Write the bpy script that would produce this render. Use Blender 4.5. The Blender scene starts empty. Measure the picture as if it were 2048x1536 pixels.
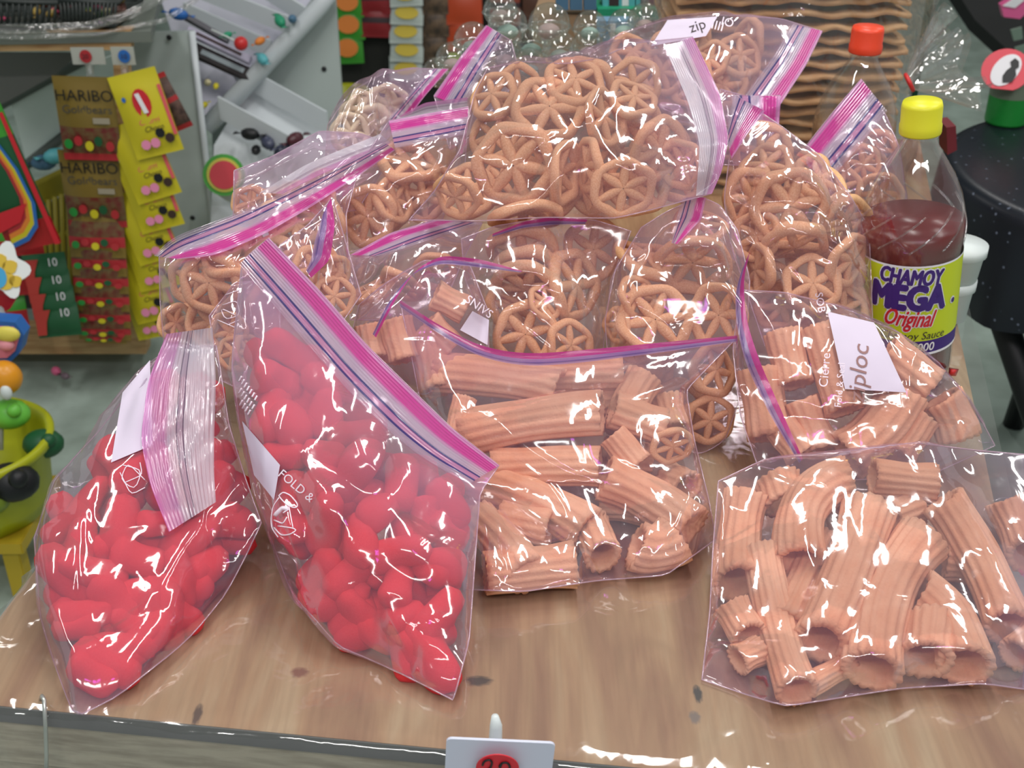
import bpy, bmesh, math, random
import numpy as np
from mathutils import Vector, Matrix
from mathutils.bvhtree import BVHTree

# ---------------------------------------------------------------- camera / world / light
F, PITCH, H, T = 2450.0, math.radians(30.0), 0.62, 0.75
CAM = Vector((0, 0, T + H))
scene = bpy.context.scene
col = scene.collection
cd = bpy.data.cameras.new('camera')
cd.sensor_width = 36; cd.sensor_fit = 'HORIZONTAL'; cd.lens = F / 2048 * 36
cd.clip_start = 0.02; cd.clip_end = 60
cam = bpy.data.objects.new('camera', cd); col.objects.link(cam)
cam.location = CAM; cam.rotation_euler = (math.pi / 2 - PITCH, 0, 0)
scene.camera = cam
cd.dof.use_dof = True; cd.dof.focus_distance = 0.98; cd.dof.aperture_fstop = 12.0

w = bpy.data.worlds.new('world'); scene.world = w; w.use_nodes = True
w.node_tree.nodes['Background'].inputs[0].default_value = (0.86, 0.93, 0.95, 1)
w.node_tree.nodes['Background'].inputs[1].default_value = 0.42

def area(loc, sx, sy, power, color=(1, .98, .96), rz=0, aim=None):
    l = bpy.data.lights.new('tube_or_glint_light', 'AREA'); l.shape = 'RECTANGLE'
    l.size = sx; l.size_y = sy; l.energy = power; l.color = color
    o = bpy.data.objects.new('tube_or_glint_light', l); o.location = loc; o.rotation_euler = (0, 0, rz)
    if aim is not None:
        o.rotation_euler = (Vector(aim) - Vector(loc)).to_track_quat('-Z', 'Y').to_euler()
    col.objects.link(o); return o
for (x, y, e_) in ((-1.2, 0.7, 22), (0.25, 1.35, 26), (1.6, 0.9, 24), (-1.6, 3.9, 8), (0.9, 3.9, 12), (2.4, 3.4, 18)):
    area((x, y, 2.75), 0.16, 1.2, e_)
area((0.35, -0.35, 2.3), 0.30, 0.10, 1.6, (.78, .10, 1.0))  # small violet lamp added for magenta glints on the film
area((-0.5, -0.9, 2.7), 1.2, 0.16, 24)
area((0.9, -0.9, 2.7), 1.2, 0.16, 24)

vs = scene.view_settings
vs.view_transform = 'Standard'; vs.look = 'None'; vs.gamma = 1; vs.use_curve_mapping = False
vs.exposure = -0.33
scene.cycles.transparent_max_bounces = 30
scene.cycles.max_bounces = 5

# ---------------------------------------------------------------- helpers
def ray(px, py):
    x = (px - 1024) / F; y = -(py - 768) / F
    c, s = math.cos(PITCH), math.sin(PITCH)
    return Vector((x, c + y * s, -s + y * c))
def W(px, py, Y):                      # point at horizontal distance Y seen at a pixel
    d = ray(px, py); return CAM + d * (Y / d.y)
def Wz(px, py, z=T):                   # point at height z
    d = ray(px, py); return CAM + d * ((z - CAM.z) / d.z)
def GY(py, z=T):
    return Wz(1024, py, z).y
def depth(p):
    v = p - CAM; return v.y * math.cos(PITCH) - v.z * math.sin(PITCH)
def pix(p):
    v = p - CAM; c, s = math.cos(PITCH), math.sin(PITCH)
    d = v.y * c - v.z * s; u = v.y * s + v.z * c
    return 1024 + F * v.x / d, 768 - F * u / d

def mk(name, verts, faces, mats, parent=None, loc=None, smooth=True, idx=None, uv=None):
    me = bpy.data.meshes.new(name)
    o0 = Vector(loc) if loc is not None else Vector((0, 0, 0))
    if parent is not None:
        o0 = wloc(parent)
    vv = [(v[0] - o0.x, v[1] - o0.y, v[2] - o0.z) for v in verts]
    me.from_pydata(vv, [], faces)
    if not isinstance(mats, (list, tuple)): mats = [mats]
    for m in mats: me.materials.append(m)
    if smooth: me.polygons.foreach_set('use_smooth', [True] * len(me.polygons))
    if idx is not None: me.polygons.foreach_set('material_index', idx)
    if uv is not None:
        ul = me.uv_layers.new(name='UVMap')
        li = np.zeros(len(me.loops), dtype=np.int32); me.loops.foreach_get('vertex_index', li)
        ul.data.foreach_set('uv', np.asarray(uv, dtype=np.float32)[li].ravel())
    me.update()
    ob = bpy.data.objects.new(name, me); col.objects.link(ob)
    if parent is not None: ob.parent = parent
    elif loc is not None: ob.location = o0
    return ob
def wloc(o):
    v = Vector(o.location)
    while o.parent is not None:
        o = o.parent; v = v + Vector(o.location)
    return v
def empty(name, loc):
    o = bpy.data.objects.new(name, None); col.objects.link(o); o.location = loc
    o.empty_display_size = .02
    return o
def tag(o, label, cat, group=None):
    o['label'] = label; o['category'] = cat
    if group: o['group'] = group
    return o
def struct(o):
    o['kind'] = 'structure'; return o

def box_geo(c, s, rz=0, bev=0):
    bm = bmesh.new(); bmesh.ops.create_cube(bm, size=1)
    for v in bm.verts: v.co = Vector((v.co.x * s[0], v.co.y * s[1], v.co.z * s[2]))
    if bev: bmesh.ops.bevel(bm, geom=bm.edges[:], offset=bev, segments=2, affect='EDGES')
    M = Matrix.Translation(c) @ Matrix.Rotation(rz, 4, 'Z')
    for v in bm.verts: v.co = M @ v.co
    bm.verts.index_update()
    r = [v.co.copy() for v in bm.verts], [[v.index for v in f.verts] for f in bm.faces]
    bm.free(); return r
def box(name, c, s, mat, parent=None, rz=0, bev=0.002, loc=None):
    v, f = box_geo(Vector(c), s, rz, bev)
    return mk(name, v, f, mat, parent, loc=loc if loc is not None else (c if parent is None else None), smooth=False)
def slab_geo(pts, th, n=None):
    pts = [Vector(p) for p in pts]
    if n is None:
        n = (pts[1] - pts[0]).cross(pts[2] - pts[0]).normalized()
        if n.dot(CAM - pts[0]) < 0: n = -n
    k = len(pts)
    v = pts + [p - n * th for p in pts]
    f = [list(range(k)), list(range(2 * k - 1, k - 1, -1))]
    for i in range(k):
        j = (i + 1) % k; f.append([i, k + i, k + j, j])
    return v, f
def slab(name, pts, th, mat, parent=None, n=None):
    v, f = slab_geo(pts, th, n)
    c = sum(v, Vector()) / len(v)
    return mk(name, v, f, mat, parent, loc=c if parent is None else None, smooth=False)
def tube_geo(pts, r, seg=8, closed=False):
    pts = [Vector(p) for p in pts]; n = len(pts); V = []; Fc = []
    rr = r if isinstance(r, (list, tuple)) else [r] * n
    up = None
    for i, p in enumerate(pts):
        a = pts[(i - 1) % n] if (closed or i > 0) else p
        b = pts[(i + 1) % n] if (closed or i < n - 1) else p
        t = (b - a).normalized()
        if up is None:
            up = t.orthogonal().normalized()
        up = (up - t * up.dot(t)).normalized(); q = t.cross(up)
        for k in range(seg):
            an = 2 * math.pi * k / seg
            V.append(p + (up * math.cos(an) + q * math.sin(an)) * rr[i])
    m = n if closed else n - 1
    for i in range(m):
        for k in range(seg):
            a = i * seg + k; b = i * seg + (k + 1) % seg
            c = ((i + 1) % n) * seg + (k + 1) % seg; d = ((i + 1) % n) * seg + k
            Fc.append([a, b, c, d])
    if not closed:
        Fc.append(list(range(seg))[::-1]); Fc.append([(n - 1) * seg + k for k in range(seg)])
    return V, Fc
def rod(name, pts, r, mat, parent=None, seg=8, closed=False):
    v, f = tube_geo(pts, r, seg, closed)
    return mk(name, v, f, mat, parent, loc=pts[0] if parent is None else None)
def lathe_geo(prof, seg=32, c=(0, 0, 0), rot=None, cap=True):
    V = []; Fc = []; n = len(prof)
    for (r, z) in prof:
        for k in range(seg):
            a = 2 * math.pi * k / seg
            p = Vector((r * math.cos(a), r * math.sin(a), z))
            if rot is not None: p = rot @ p
            V.append(p + Vector(c))
    for i in range(n - 1):
        for k in range(seg):
            Fc.append([i * seg + k, i * seg + (k + 1) % seg, (i + 1) * seg + (k + 1) % seg, (i + 1) * seg + k])
    if cap:
        Fc.append(list(range(seg))[::-1]); Fc.append([(n - 1) * seg + k for k in range(seg)])
    return V, Fc
def lathe(name, prof, mat, parent=None, c=(0, 0, 0), seg=32, rot=None, cap=True, loc=None):
    v, f = lathe_geo(prof, seg, c, rot, cap)
    return mk(name, v, f, mat, parent, loc=loc if loc is not None else (c if parent is None else None))
def merge(geos):
    V = []; Fc = []
    for v, f in geos:
        b = len(V); V += list(v); Fc += [[b + i for i in q] for q in f]
    return V, Fc
def ellipsoid_geo(c, s, seg=16, rings=10, rot=None):
    V = []; Fc = []
    for i in range(rings + 1):
        a = math.pi * i / rings
        for k in range(seg):
            b = 2 * math.pi * k / seg
            p = Vector((s[0] * math.sin(a) * math.cos(b), s[1] * math.sin(a) * math.sin(b), s[2] * math.cos(a)))
            if rot is not None: p = rot @ p
            V.append(p + Vector(c))
    for i in range(rings):
        for k in range(seg):
            Fc.append([i * seg + k, (i + 1) * seg + k, (i + 1) * seg + (k + 1) % seg, i * seg + (k + 1) % seg])
    return V, Fc
def text_geo(txt, size, extrude=0.0, shear=0.0, offset=0.0):
    cu = bpy.data.curves.new('lettering', 'FONT'); cu.body = txt; cu.size = size
    cu.align_x = 'CENTER'; cu.align_y = 'CENTER'; cu.extrude = extrude; cu.shear = shear; cu.offset = offset
    cu.resolution_u = 3
    o = bpy.data.objects.new('lettering', cu); col.objects.link(o)
    dg = bpy.context.evaluated_depsgraph_get(); dg.update()
    me = bpy.data.meshes.new_from_object(o.evaluated_get(dg))
    v = [x.co.copy() for x in me.vertices]; f = [list(p.vertices) for p in me.polygons]
    bpy.data.meshes.remove(me); bpy.data.objects.remove(o); bpy.data.curves.remove(cu)
    return v, f

# ---------------------------------------------------------------- materials
def srgb(r, g, b):
    def c(x):
        x /= 255.0
        return x / 12.92 if x <= .04045 else ((x + .055) / 1.055) ** 2.4
    return (c(r), c(g), c(b), 1)
MATS = {}
def pm(name, rgb, rough=.5, noise=0, nscale=30, bump=0, bscale=60, metal=0, var=None, spec=.5, stretch=(1, 1, 1)):
    if name in MATS: return MATS[name]
    m = bpy.data.materials.new(name); m.use_nodes = True
    nt = m.node_tree; b = nt.nodes['Principled BSDF']
    c = srgb(*rgb); b.inputs['Base Color'].default_value = c
    b.inputs['Roughness'].default_value = rough; b.inputs['Metallic'].default_value = metal
    b.inputs['Specular IOR Level'].default_value = spec
    tc = nt.nodes.new('ShaderNodeTexCoord'); mp = nt.nodes.new('ShaderNodeMapping')
    mp.inputs['Scale'].default_value = stretch
    nt.links.new(tc.outputs['Object'], mp.inputs[0])
    if noise or var:
        n = nt.nodes.new('ShaderNodeTexNoise'); n.inputs['Scale'].default_value = nscale
        n.inputs['Detail'].default_value = 5
        nt.links.new(mp.outputs[0], n.inputs['Vector'])
        r = nt.nodes.new('ShaderNodeValToRGB')
        c2 = srgb(*var) if var else tuple(x * (1 - noise) for x in c[:3]) + (1,)
        r.color_ramp.elements[0].position = .35; r.color_ramp.elements[0].color = c2
        r.color_ramp.elements[1].position = .62; r.color_ramp.elements[1].color = c
        nt.links.new(n.outputs['Fac'], r.inputs[0]); nt.links.new(r.outputs[0], b.inputs['Base Color'])
    if bump:
        n2 = nt.nodes.new('ShaderNodeTexNoise'); n2.inputs['Scale'].default_value = bscale
        n2.inputs['Detail'].default_value = 6
        nt.links.new(mp.outputs[0], n2.inputs['Vector'])
        bp = nt.nodes.new('ShaderNodeBump'); bp.inputs['Strength'].default_value = bump
        bp.inputs['Distance'].default_value = .002
        nt.links.new(n2.outputs['Fac'], bp.inputs['Height']); nt.links.new(bp.outputs[0], b.inputs['Normal'])
    MATS[name] = m; return m

def film_mat(name, tint=(.97, .93, .96), haze_rgb=(225, 190, 222), haze=.10, gloss=1.1, rough=.085, bscale=30, bump=.07, attr=False):
    m = bpy.data.materials.new(name); m.use_nodes = True; nt = m.node_tree
    nt.nodes.clear(); N = nt.nodes.new; L = nt.links.new
    out = N('ShaderNodeOutputMaterial')
    tr = N('ShaderNodeBsdfTransparent'); tr.inputs[0].default_value = tint + (1,)
    df = N('ShaderNodeBsdfDiffuse'); df.inputs[0].default_value = srgb(*haze_rgb)
    tl = N('ShaderNodeBsdfTranslucent'); tl.inputs[0].default_value = srgb(*haze_rgb)
    dm = N('ShaderNodeMixShader'); dm.inputs[0].default_value = .4
    L(df.outputs[0], dm.inputs[1]); L(tl.outputs[0], dm.inputs[2])
    gl = N('ShaderNodeBsdfGlossy'); gl.inputs['Roughness'].default_value = rough
    gl.inputs[0].default_value = (1, 1, 1, 1)
    m1 = N('ShaderNodeMixShader'); m2 = N('ShaderNodeMixShader')
    L(tr.outputs[0], m1.inputs[1]); L(dm.outputs[0], m1.inputs[2])
    if attr:
        a = N('ShaderNodeAttribute'); a.attribute_name = 'haze'
        L(a.outputs['Fac'], m1.inputs[0])
    else:
        m1.inputs[0].default_value = haze
    fr = N('ShaderNodeFresnel'); fr.inputs[0].default_value = 1.5
    mu = N('ShaderNodeMath'); mu.operation = 'MULTIPLY'; mu.inputs[1].default_value = gloss; mu.use_clamp = True
    mn = N('ShaderNodeMath'); mn.operation = 'MINIMUM'; mn.inputs[1].default_value = .27
    L(fr.outputs[0], mu.inputs[0]); L(mu.outputs[0], mn.inputs[0]); L(mn.outputs[0], m2.inputs[0])
    tc = N('ShaderNodeTexCoord')
    no = N('ShaderNodeTexNoise'); no.inputs['Scale'].default_value = bscale; no.inputs['Detail'].default_value = 2
    no.inputs['Distortion'].default_value = 1.2
    L(tc.outputs['Object'], no.inputs['Vector'])
    bp = N('ShaderNodeBump'); bp.inputs['Strength'].default_value = bump; bp.inputs['Distance'].default_value = .012
    L(no.outputs['Fac'], bp.inputs['Height'])
    for g in (gl, fr): L(bp.outputs[0], g.inputs['Normal'])
    L(m1.outputs[0], m2.inputs[1]); L(gl.outputs[0], m2.inputs[2]); L(m2.outputs[0], out.inputs[0])
    return m
M_film = film_mat('bag_film', attr=True)
M_filmb = film_mat('bag_film_back', haze=.06, gloss=1.0)
M_seam = film_mat('bag_seam', haze=.35, gloss=2.2, haze_rgb=(240, 215, 235), bump=.1)
M_cover = film_mat('clear_cover_film', tint=(.98, .98, .98), haze_rgb=(225, 225, 220), haze=.09, gloss=1.7, bscale=24, bump=.07)
M_clear = film_mat('clear_plastic', tint=(.95, .97, .96), haze_rgb=(220, 230, 225), haze=.05, gloss=2.0, rough=.04, bump=0)
M_sheetfilm = film_mat('cellophane', tint=(.98, .98, .98), haze_rgb=(235, 230, 225), haze=.07, gloss=2.0, bscale=25, bump=.5)
M_bottle = film_mat('bottle_plastic', tint=(.95, .955, .95), haze_rgb=(215, 215, 215), haze=.03, gloss=2.0, rough=.05, bump=0)
M_print = pm('white_print', (242, 226, 238), .5)

def zip_mat(name, stops):
    m = bpy.data.materials.new(name); m.use_nodes = True; nt = m.node_tree; nt.nodes.clear()
    N = nt.nodes.new; L = nt.links.new
    out = N('ShaderNodeOutputMaterial'); uv = N('ShaderNodeUVMap'); sp = N('ShaderNodeSeparateXYZ')
    L(uv.outputs[0], sp.inputs[0])
    rp = N('ShaderNodeValToRGB'); rp.color_ramp.interpolation = 'LINEAR'
    while len(rp.color_ramp.elements) < len(stops): rp.color_ramp.elements.new(.5)
    for e, (p, c, a) in zip(rp.color_ramp.elements, stops):
        e.position = p; s = srgb(*c); e.color = (s[0], s[1], s[2], a)
    L(sp.outputs[0], rp.inputs[0])
    df = N('ShaderNodeBsdfDiffuse'); tl = N('ShaderNodeBsdfTranslucent'); dm = N('ShaderNodeMixShader'); dm.inputs[0].default_value = .35
    L(rp.outputs[0], df.inputs[0]); L(rp.outputs[0], tl.inputs[0]); L(df.outputs[0], dm.inputs[1]); L(tl.outputs[0], dm.inputs[2])
    tr = N('ShaderNodeBsdfTransparent'); tr.inputs[0].default_value = (.97, .93, .96, 1)
    m1 = N('ShaderNodeMixShader'); L(rp.outputs[1], m1.inputs[0]); L(tr.outputs[0], m1.inputs[1]); L(dm.outputs[0], m1.inputs[2])
    gl = N('ShaderNodeBsdfGlossy'); gl.inputs['Roughness'].default_value = .16
    m2 = N('ShaderNodeMixShader'); m2.inputs[0].default_value = .07
    wv = N('ShaderNodeMath'); wv.operation = 'SINE'; ml = N('ShaderNodeMath'); ml.operation = 'MULTIPLY'; ml.inputs[1].default_value = 95
    L(sp.outputs[0], ml.inputs[0]); L(ml.outputs[0], wv.inputs[0])
    bp = N('ShaderNodeBump'); bp.inputs['Strength'].default_value = .5; bp.inputs['Distance'].default_value = .0006
    L(wv.outputs[0], bp.inputs['Height']); L(bp.outputs[0], gl.inputs['Normal']); L(bp.outputs[0], df.inputs['Normal'])
    L(m1.outputs[0], m2.inputs[1]); L(gl.outputs[0], m2.inputs[2]); L(m2.outputs[0], out.inputs[0])
    return m
PK = (222, 72, 168); PL = (226, 150, 208); LV = (222, 208, 232); BL = (62, 62, 130)
M_zip = zip_mat('zip_stripes', [(0, PL, .8), (.07, PL, .8), (.10, PK, .9), (.34, PK, .88), (.38, PL, .7), (.46, LV, .55),
    (.60, LV, .5), (.62, BL, .92), (.655, BL, .92), (.675, (222, 150, 200), .6), (.77, (222, 160, 205), .6), (.79, BL, .92), (.825, BL, .92), (.845, LV, .42), (1, LV, .2)])
M_zipn = zip_mat('zip_stripes_narrow', [(0, PK, .92), (.45, (205, 62, 158), .92), (.5, (168, 130, 195), .85), (.72, (150, 120, 190), .85), (.78, (95, 70, 150), .9), (1, (190, 160, 210), .6)])
M_zipc = zip_mat('zip_stripes_pale', [(0, (226, 130, 205), .75), (.10, (228, 165, 215), .7), (.30, (222, 160, 215), .6), (.36, (232, 215, 238), .6), (.46, (236, 226, 240), .6),
    (.475, (70, 50, 90), .9), (.49, (200, 185, 205), .7), (.55, (200, 185, 205), .7), (.565, (70, 50, 90), .9), (.58, (228, 222, 236), .7), (1, (236, 232, 244), .68)])

M_puff = pm('red_puff', (247, 74, 76), .85, var=(236, 50, 58), nscale=60, bump=.5, bscale=260, spec=.2)
M_tube = pm('ribbed_snack', (238, 188, 148), .8, var=(224, 162, 120), nscale=28, bump=.35, bscale=420, spec=.25)
M_wheel = pm('wheel_snack', (241, 194, 147), .75, var=(228, 170, 119), nscale=22, bump=.3, bscale=300, spec=.3)
M_pale = pm('pale_snack', (242, 232, 196), .7, var=(234, 218, 170), nscale=22, bump=.3, bscale=300, spec=.3)
M_white = pm('white_plastic', (214, 222, 220), .45)
M_label = pm('white_label', (214, 202, 220), .7)
M_black = pm('black_plastic', (18, 19, 22), .5)
M_darkink = pm('dark_ink', (58, 40, 44), .6)
M_brownink = pm('brown_ink', (150, 110, 108), .6)
M_wood = pm('pine_wood', (196, 160, 112), .65, var=(170, 128, 84), nscale=14, stretch=(1, 8, 8))
M_greywood = pm('weathered_wood', (186, 174, 152), .7, var=(146, 132, 112), nscale=10, stretch=(1.2, 14, 14))
M_yellow = pm('yellow_plastic', (196, 186, 30), .4)
M_red = pm('red_plastic', (206, 44, 44), .4)
M_green = pm('green_plastic', (40, 140, 60), .4)
M_blue = pm('blue_plastic', (42, 104, 180), .4)
M_chrome = pm('chrome_wire', (190, 196, 196), .2, metal=1)

# ---------------------------------------------------------------- floor, back wall
def floor_mat():
    m = pm('vinyl_floor', (172, 188, 178), .45, var=(146, 160, 150), nscale=9, spec=.35)
    return m
floor = mk('floor', [(-5, -2, 0), (5, -2, 0), (5, 9, 0), (-5, 9, 0), (-5, -2, -.05), (5, -2, -.05), (5, 9, -.05), (-5, 9, -.05)],
           [[0, 1, 2, 3], [7, 6, 5, 4], [0, 4, 5, 1], [1, 5, 6, 2], [2, 6, 7, 3], [3, 7, 4, 0]], floor_mat(), smooth=False)
struct(floor)
M_wallb = pm('back_wall', (120, 126, 122), .8)
wall = box('wall_back', (0, 7.6, 1.5), (10, .1, 3), M_wallb, bev=0); struct(wall)
ceil = box('ceiling', (0, 3.4, 3.05), (10, 11, .1), pm('ceiling_tile', (190, 196, 192), .9), bev=0); struct(ceil)

# ---------------------------------------------------------------- table
FL, FR = Vector((-.402, .632, T)), Vector((.345, .537, T))
BR, BL_ = Vector((.63, 1.83, T)), Vector((-.225, 1.90, T))
def plywood():
    m = bpy.data.materials.new('plywood'); m.use_nodes = True; nt = m.node_tree; b = nt.nodes['Principled BSDF']
    N = nt.nodes.new; L = nt.links.new
    tc = N('ShaderNodeTexCoord')
    mp = N('ShaderNodeMapping'); mp.inputs['Rotation'].default_value = (0, 0, math.radians(12)); mp.inputs['Scale'].default_value = (9, 1.5, 1)
    L(tc.outputs['Object'], mp.inputs[0])
    n1 = N('ShaderNodeTexNoise'); n1.inputs['Scale'].default_value = 2.2; n1.inputs['Detail'].default_value = 4; n1.inputs['Distortion'].default_value = 1.0
    L(mp.outputs[0], n1.inputs['Vector'])
    r1 = N('ShaderNodeValToRGB'); cr = r1.color_ramp
    cr.elements[0].position = .28; cr.elements[0].color = srgb(136, 92, 68)
    cr.elements[1].position = .75; cr.elements[1].color = srgb(186, 164, 132)
    e = cr.elements.new(.5); e.color = srgb(168, 132, 98)
    L(n1.outputs['Fac'], r1.inputs[0])
    mp2 = N('ShaderNodeMapping'); mp2.inputs['Rotation'].default_value = (0, 0, math.radians(12)); mp2.inputs['Scale'].default_value = (160, 7, 1)
    L(tc.outputs['Object'], mp2.inputs[0])
    n2 = N('ShaderNodeTexNoise'); n2.inputs['Scale'].default_value = 1.5; n2.inputs['Detail'].default_value = 3
    L(mp2.outputs[0], n2.inputs['Vector'])
    mx = N('ShaderNodeMixRGB'); mx.blend_type = 'MULTIPLY'; mx.inputs[0].default_value = .32
    r2 = N('ShaderNodeValToRGB'); r2.color_ramp.elements[0].position = .35; r2.color_ramp.elements[0].color = (.62, .56, .52, 1); r2.color_ramp.elements[1].position = .6
    L(n2.outputs['Fac'], r2.inputs[0]); L(r1.outputs[0], mx.inputs[1]); L(r2.outputs[0], mx.inputs[2])
    prev = mx.outputs[0]
    # knots: dark marks at their own spots on the board
    for (px, py, rx, ry, cc) in ((958, 1362, .012, .006, (64, 42, 40)), (1396, 1388, .004, .010, (52, 44, 46)), (1390, 1435, .005, .007, (120, 104, 96)), (600, 1345, .008, .006, (120, 74, 58)), (395, 1430, .004, .012, (84, 58, 48))):
        p = Wz(px, py) - ((FL + FR) / 2)
        mpk = N('ShaderNodeMapping'); mpk.inputs['Location'].default_value = (-p.x / rx, -p.y / ry, 0); mpk.inputs['Scale'].default_value = (1 / rx, 1 / ry, 0)
        L(tc.outputs['Object'], mpk.inputs[0])
        ns = N('ShaderNodeTexNoise'); ns.inputs['Scale'].default_value = 1.3
        L(mpk.outputs[0], ns.inputs['Vector'])
        ad = N('ShaderNodeVectorMath'); ad.operation = 'ADD'; L(mpk.outputs[0], ad.inputs[0])
        sb = N('ShaderNodeVectorMath'); sb.operation = 'SUBTRACT'; sb.inputs[1].default_value = (.5, .5, .5); L(ns.outputs['Color'], sb.inputs[0]); L(sb.outputs[0], ad.inputs[1])
        ln = N('ShaderNodeVectorMath'); ln.operation = 'LENGTH'; L(ad.outputs[0], ln.inputs[0])
        rk = N('ShaderNodeValToRGB'); rk.color_ramp.elements[0].position = .55; rk.color_ramp.elements[0].color = (1, 1, 1, 1); rk.color_ramp.elements[1].position = .95; rk.color_ramp.elements[1].color = (0, 0, 0, 1)
        L(ln.outputs['Value'], rk.inputs[0])
        mk_ = N('ShaderNodeMixRGB'); L(rk.outputs[0], mk_.inputs[0]); L(prev, mk_.inputs[1]); mk_.inputs[2].default_value = srgb(*cc)
        prev = mk_.outputs[0]
    # ring grain
    p = Wz(1300, 1335) - ((FL + FR) / 2)
    mpk = N('ShaderNodeMapping'); mpk.inputs['Location'].default_value = (-p.x / .028, -p.y / .034, 0); mpk.inputs['Scale'].default_value = (1 / .028, 1 / .034, 0)
    L(tc.outputs['Object'], mpk.inputs[0]); ln = N('ShaderNodeVectorMath'); ln.operation = 'LENGTH'; L(mpk.outputs[0], ln.inputs[0])
    rk = N('ShaderNodeValToRGB'); rk.color_ramp.elements[0].position = .55; rk.color_ramp.elements[0].color = (0, 0, 0, 1); rk.color_ramp.elements[1].position = 1; rk.color_ramp.elements[1].color = (0, 0, 0, 1)
    e = rk.color_ramp.elements.new(.8); e.color = (.45, .45, .45, 1)
    L(ln.outputs['Value'], rk.inputs[0])
    mk_ = N('ShaderNodeMixRGB'); L(rk.outputs[0], mk_.inputs[0]); L(prev, mk_.inputs[1]); mk_.inputs[2].default_value = srgb(150, 116, 84)
    L(mk_.outputs[0], b.inputs['Base Color']); b.inputs['Roughness'].default_value = .55
    return m
M_ply = plywood()
tab = empty('display_table', ((FL.x + FR.x) / 2, (FL.y + FR.y) / 2, T))
tag(tab, 'plywood topped display table with weathered plank apron under clear plastic', 'table')
def quadslab(name, a, b, c, d, z0, z1, mat, parent):
    P = [Vector((p.x, p.y, z1)) for p in (a, b, c, d)] + [Vector((p.x, p.y, z0)) for p in (a, b, c, d)]
    Fq = [[0, 1, 2, 3], [7, 6, 5, 4], [0, 4, 5, 1], [1, 5, 6, 2], [2, 6, 7, 3], [3, 7, 4, 0]]
    return mk(name, P, Fq, mat, parent, smooth=False)
quadslab('plywood_top', FL, FR, BR, BL_, T - .014, T, M_ply, tab)
def inset(a, b, t): return a + (b - a) * t
fx = (FR - FL).normalized(); fy = Vector((-fx.y, fx.x, 0))
def apron(name, a, b, inward, z0, z1, th=.03, mat=None):
    quadslab(name, a, b, b + inward * th, a + inward * th, z0, z1, mat or M_greywood, tab)
apron('edge_band', FL - fy * .0012, FR - fy * .0012, fy, T - .0142, T - .0004, .0012, pm('dark_edge', (84, 86, 86), .6))
apron('apron_board', FL + fy * .004, FR + fy * .004, fy, T - .060, T - .0155)
apron('apron_board', FL + fy * .007, FR + fy * .007, fy, T - .125, T - .063)
lx = (BL_ - FL).normalized(); ln_ = Vector((lx.y, -lx.x, 0))
apron('apron_board', FL + lx * .04 + ln_ * .004, BL_ - lx * .04 + ln_ * .004, ln_, T - .12, T - .016)
rx_ = (BR - FR).normalized(); rn_ = Vector((-rx_.y, rx_.x, 0))
apron('apron_board', FR + rx_ * .04 + rn_ * .004, BR - rx_ * .04 + rn_ * .004, rn_, T - .12, T - .016)
for (a, dx, dy) in ((FL, 1, 1), (FR, -1, 1), (BR, -1, -1), (BL_, 1, -1)):
    c = a + fx * .05 * dx + fy * .06 * dy
    box('leg', (c.x, c.y, (T - .016) / 2), (.05, .05, T - .016), M_greywood, tab, rz=math.atan2(fx.y, fx.x), bev=.003)

# clear plastic sheet laid over the table and hanging over its edges
def cover():
    rnd = np.random.RandomState(5)
    nu, nv = 110, 130
    V = []; Fc = []
    hang = .16
    us = np.linspace(-.09, 1.02, nu); vs_ = np.linspace(-hang, .75, nv)
    cre = []
    for k in range(70):
        if k < 36: cre.append((rnd.uniform(-.05, .16), rnd.uniform(-.02, .40), rnd.uniform(0, 3.14), rnd.uniform(.02, .09), rnd.uniform(.0016, .0045)))
        elif k < 56: cre.append((rnd.uniform(0, 1), rnd.uniform(-.05, .035), rnd.uniform(0, 3.14), rnd.uniform(.01, .04), rnd.uniform(.0012, .0034)))
        else: cre.append((rnd.uniform(.75, 1), rnd.uniform(-.0, .22), rnd.uniform(.8, 2.3), rnd.uniform(.03, .12), rnd.uniform(.001, .003)))
    for v in vs_:
        for u in us:
            vv = max(v, 0)
            a = FL + (FR - FL) * u + fy * 0; bq = BL_ + (BR - BL_) * u
            p = a + (bq - a) * (vv / 1.0) * .9
            xm, ym = u * .75, vv * 1.1
            h = .0022
            yy = v if v < 0 else vv * 1.1
            for (cx, cy, an, le, hh) in cre:
                dx, dy = xm - cx * .75, yy - cy
                t = dx * math.cos(an) + dy * math.sin(an); q = -dx * math.sin(an) + dy * math.cos(an)
                if abs(t) < le: h += hh * math.exp(-(q / .0035) ** 2) * (1 - (t / le) ** 2)
            if u < 0:                          # hangs down the left side
                over = -u * .75
                p = FL + (BL_ - FL) * (vv * .9) - Vector((fx.x, fx.y, 0)) * (.003 + h) ; p.z = T + .002 - over
                if v < 0: p -= fy * (.003 + h); p.z = T + .002 - max(over, -v)
            elif v < 0:
                p = a - fy * (.004 + h + .006 * (1 - math.exp(v / .03))); p.z = T + .0015 + v
            else:
                p.z = T + h
            V.append(p)
    for j in range(nv - 1):
        for i in range(nu - 1):
            q = j * nu + i; Fc.append([q, q + 1, q + nu + 1, q + nu])
    o = mk('plastic_table_cover', V, Fc, M_cover, loc=(FL + FR) / 2)
    tag(o, 'clear wrinkled plastic sheet covering the plywood table top and front edge', 'table cover')
cover()

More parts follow.
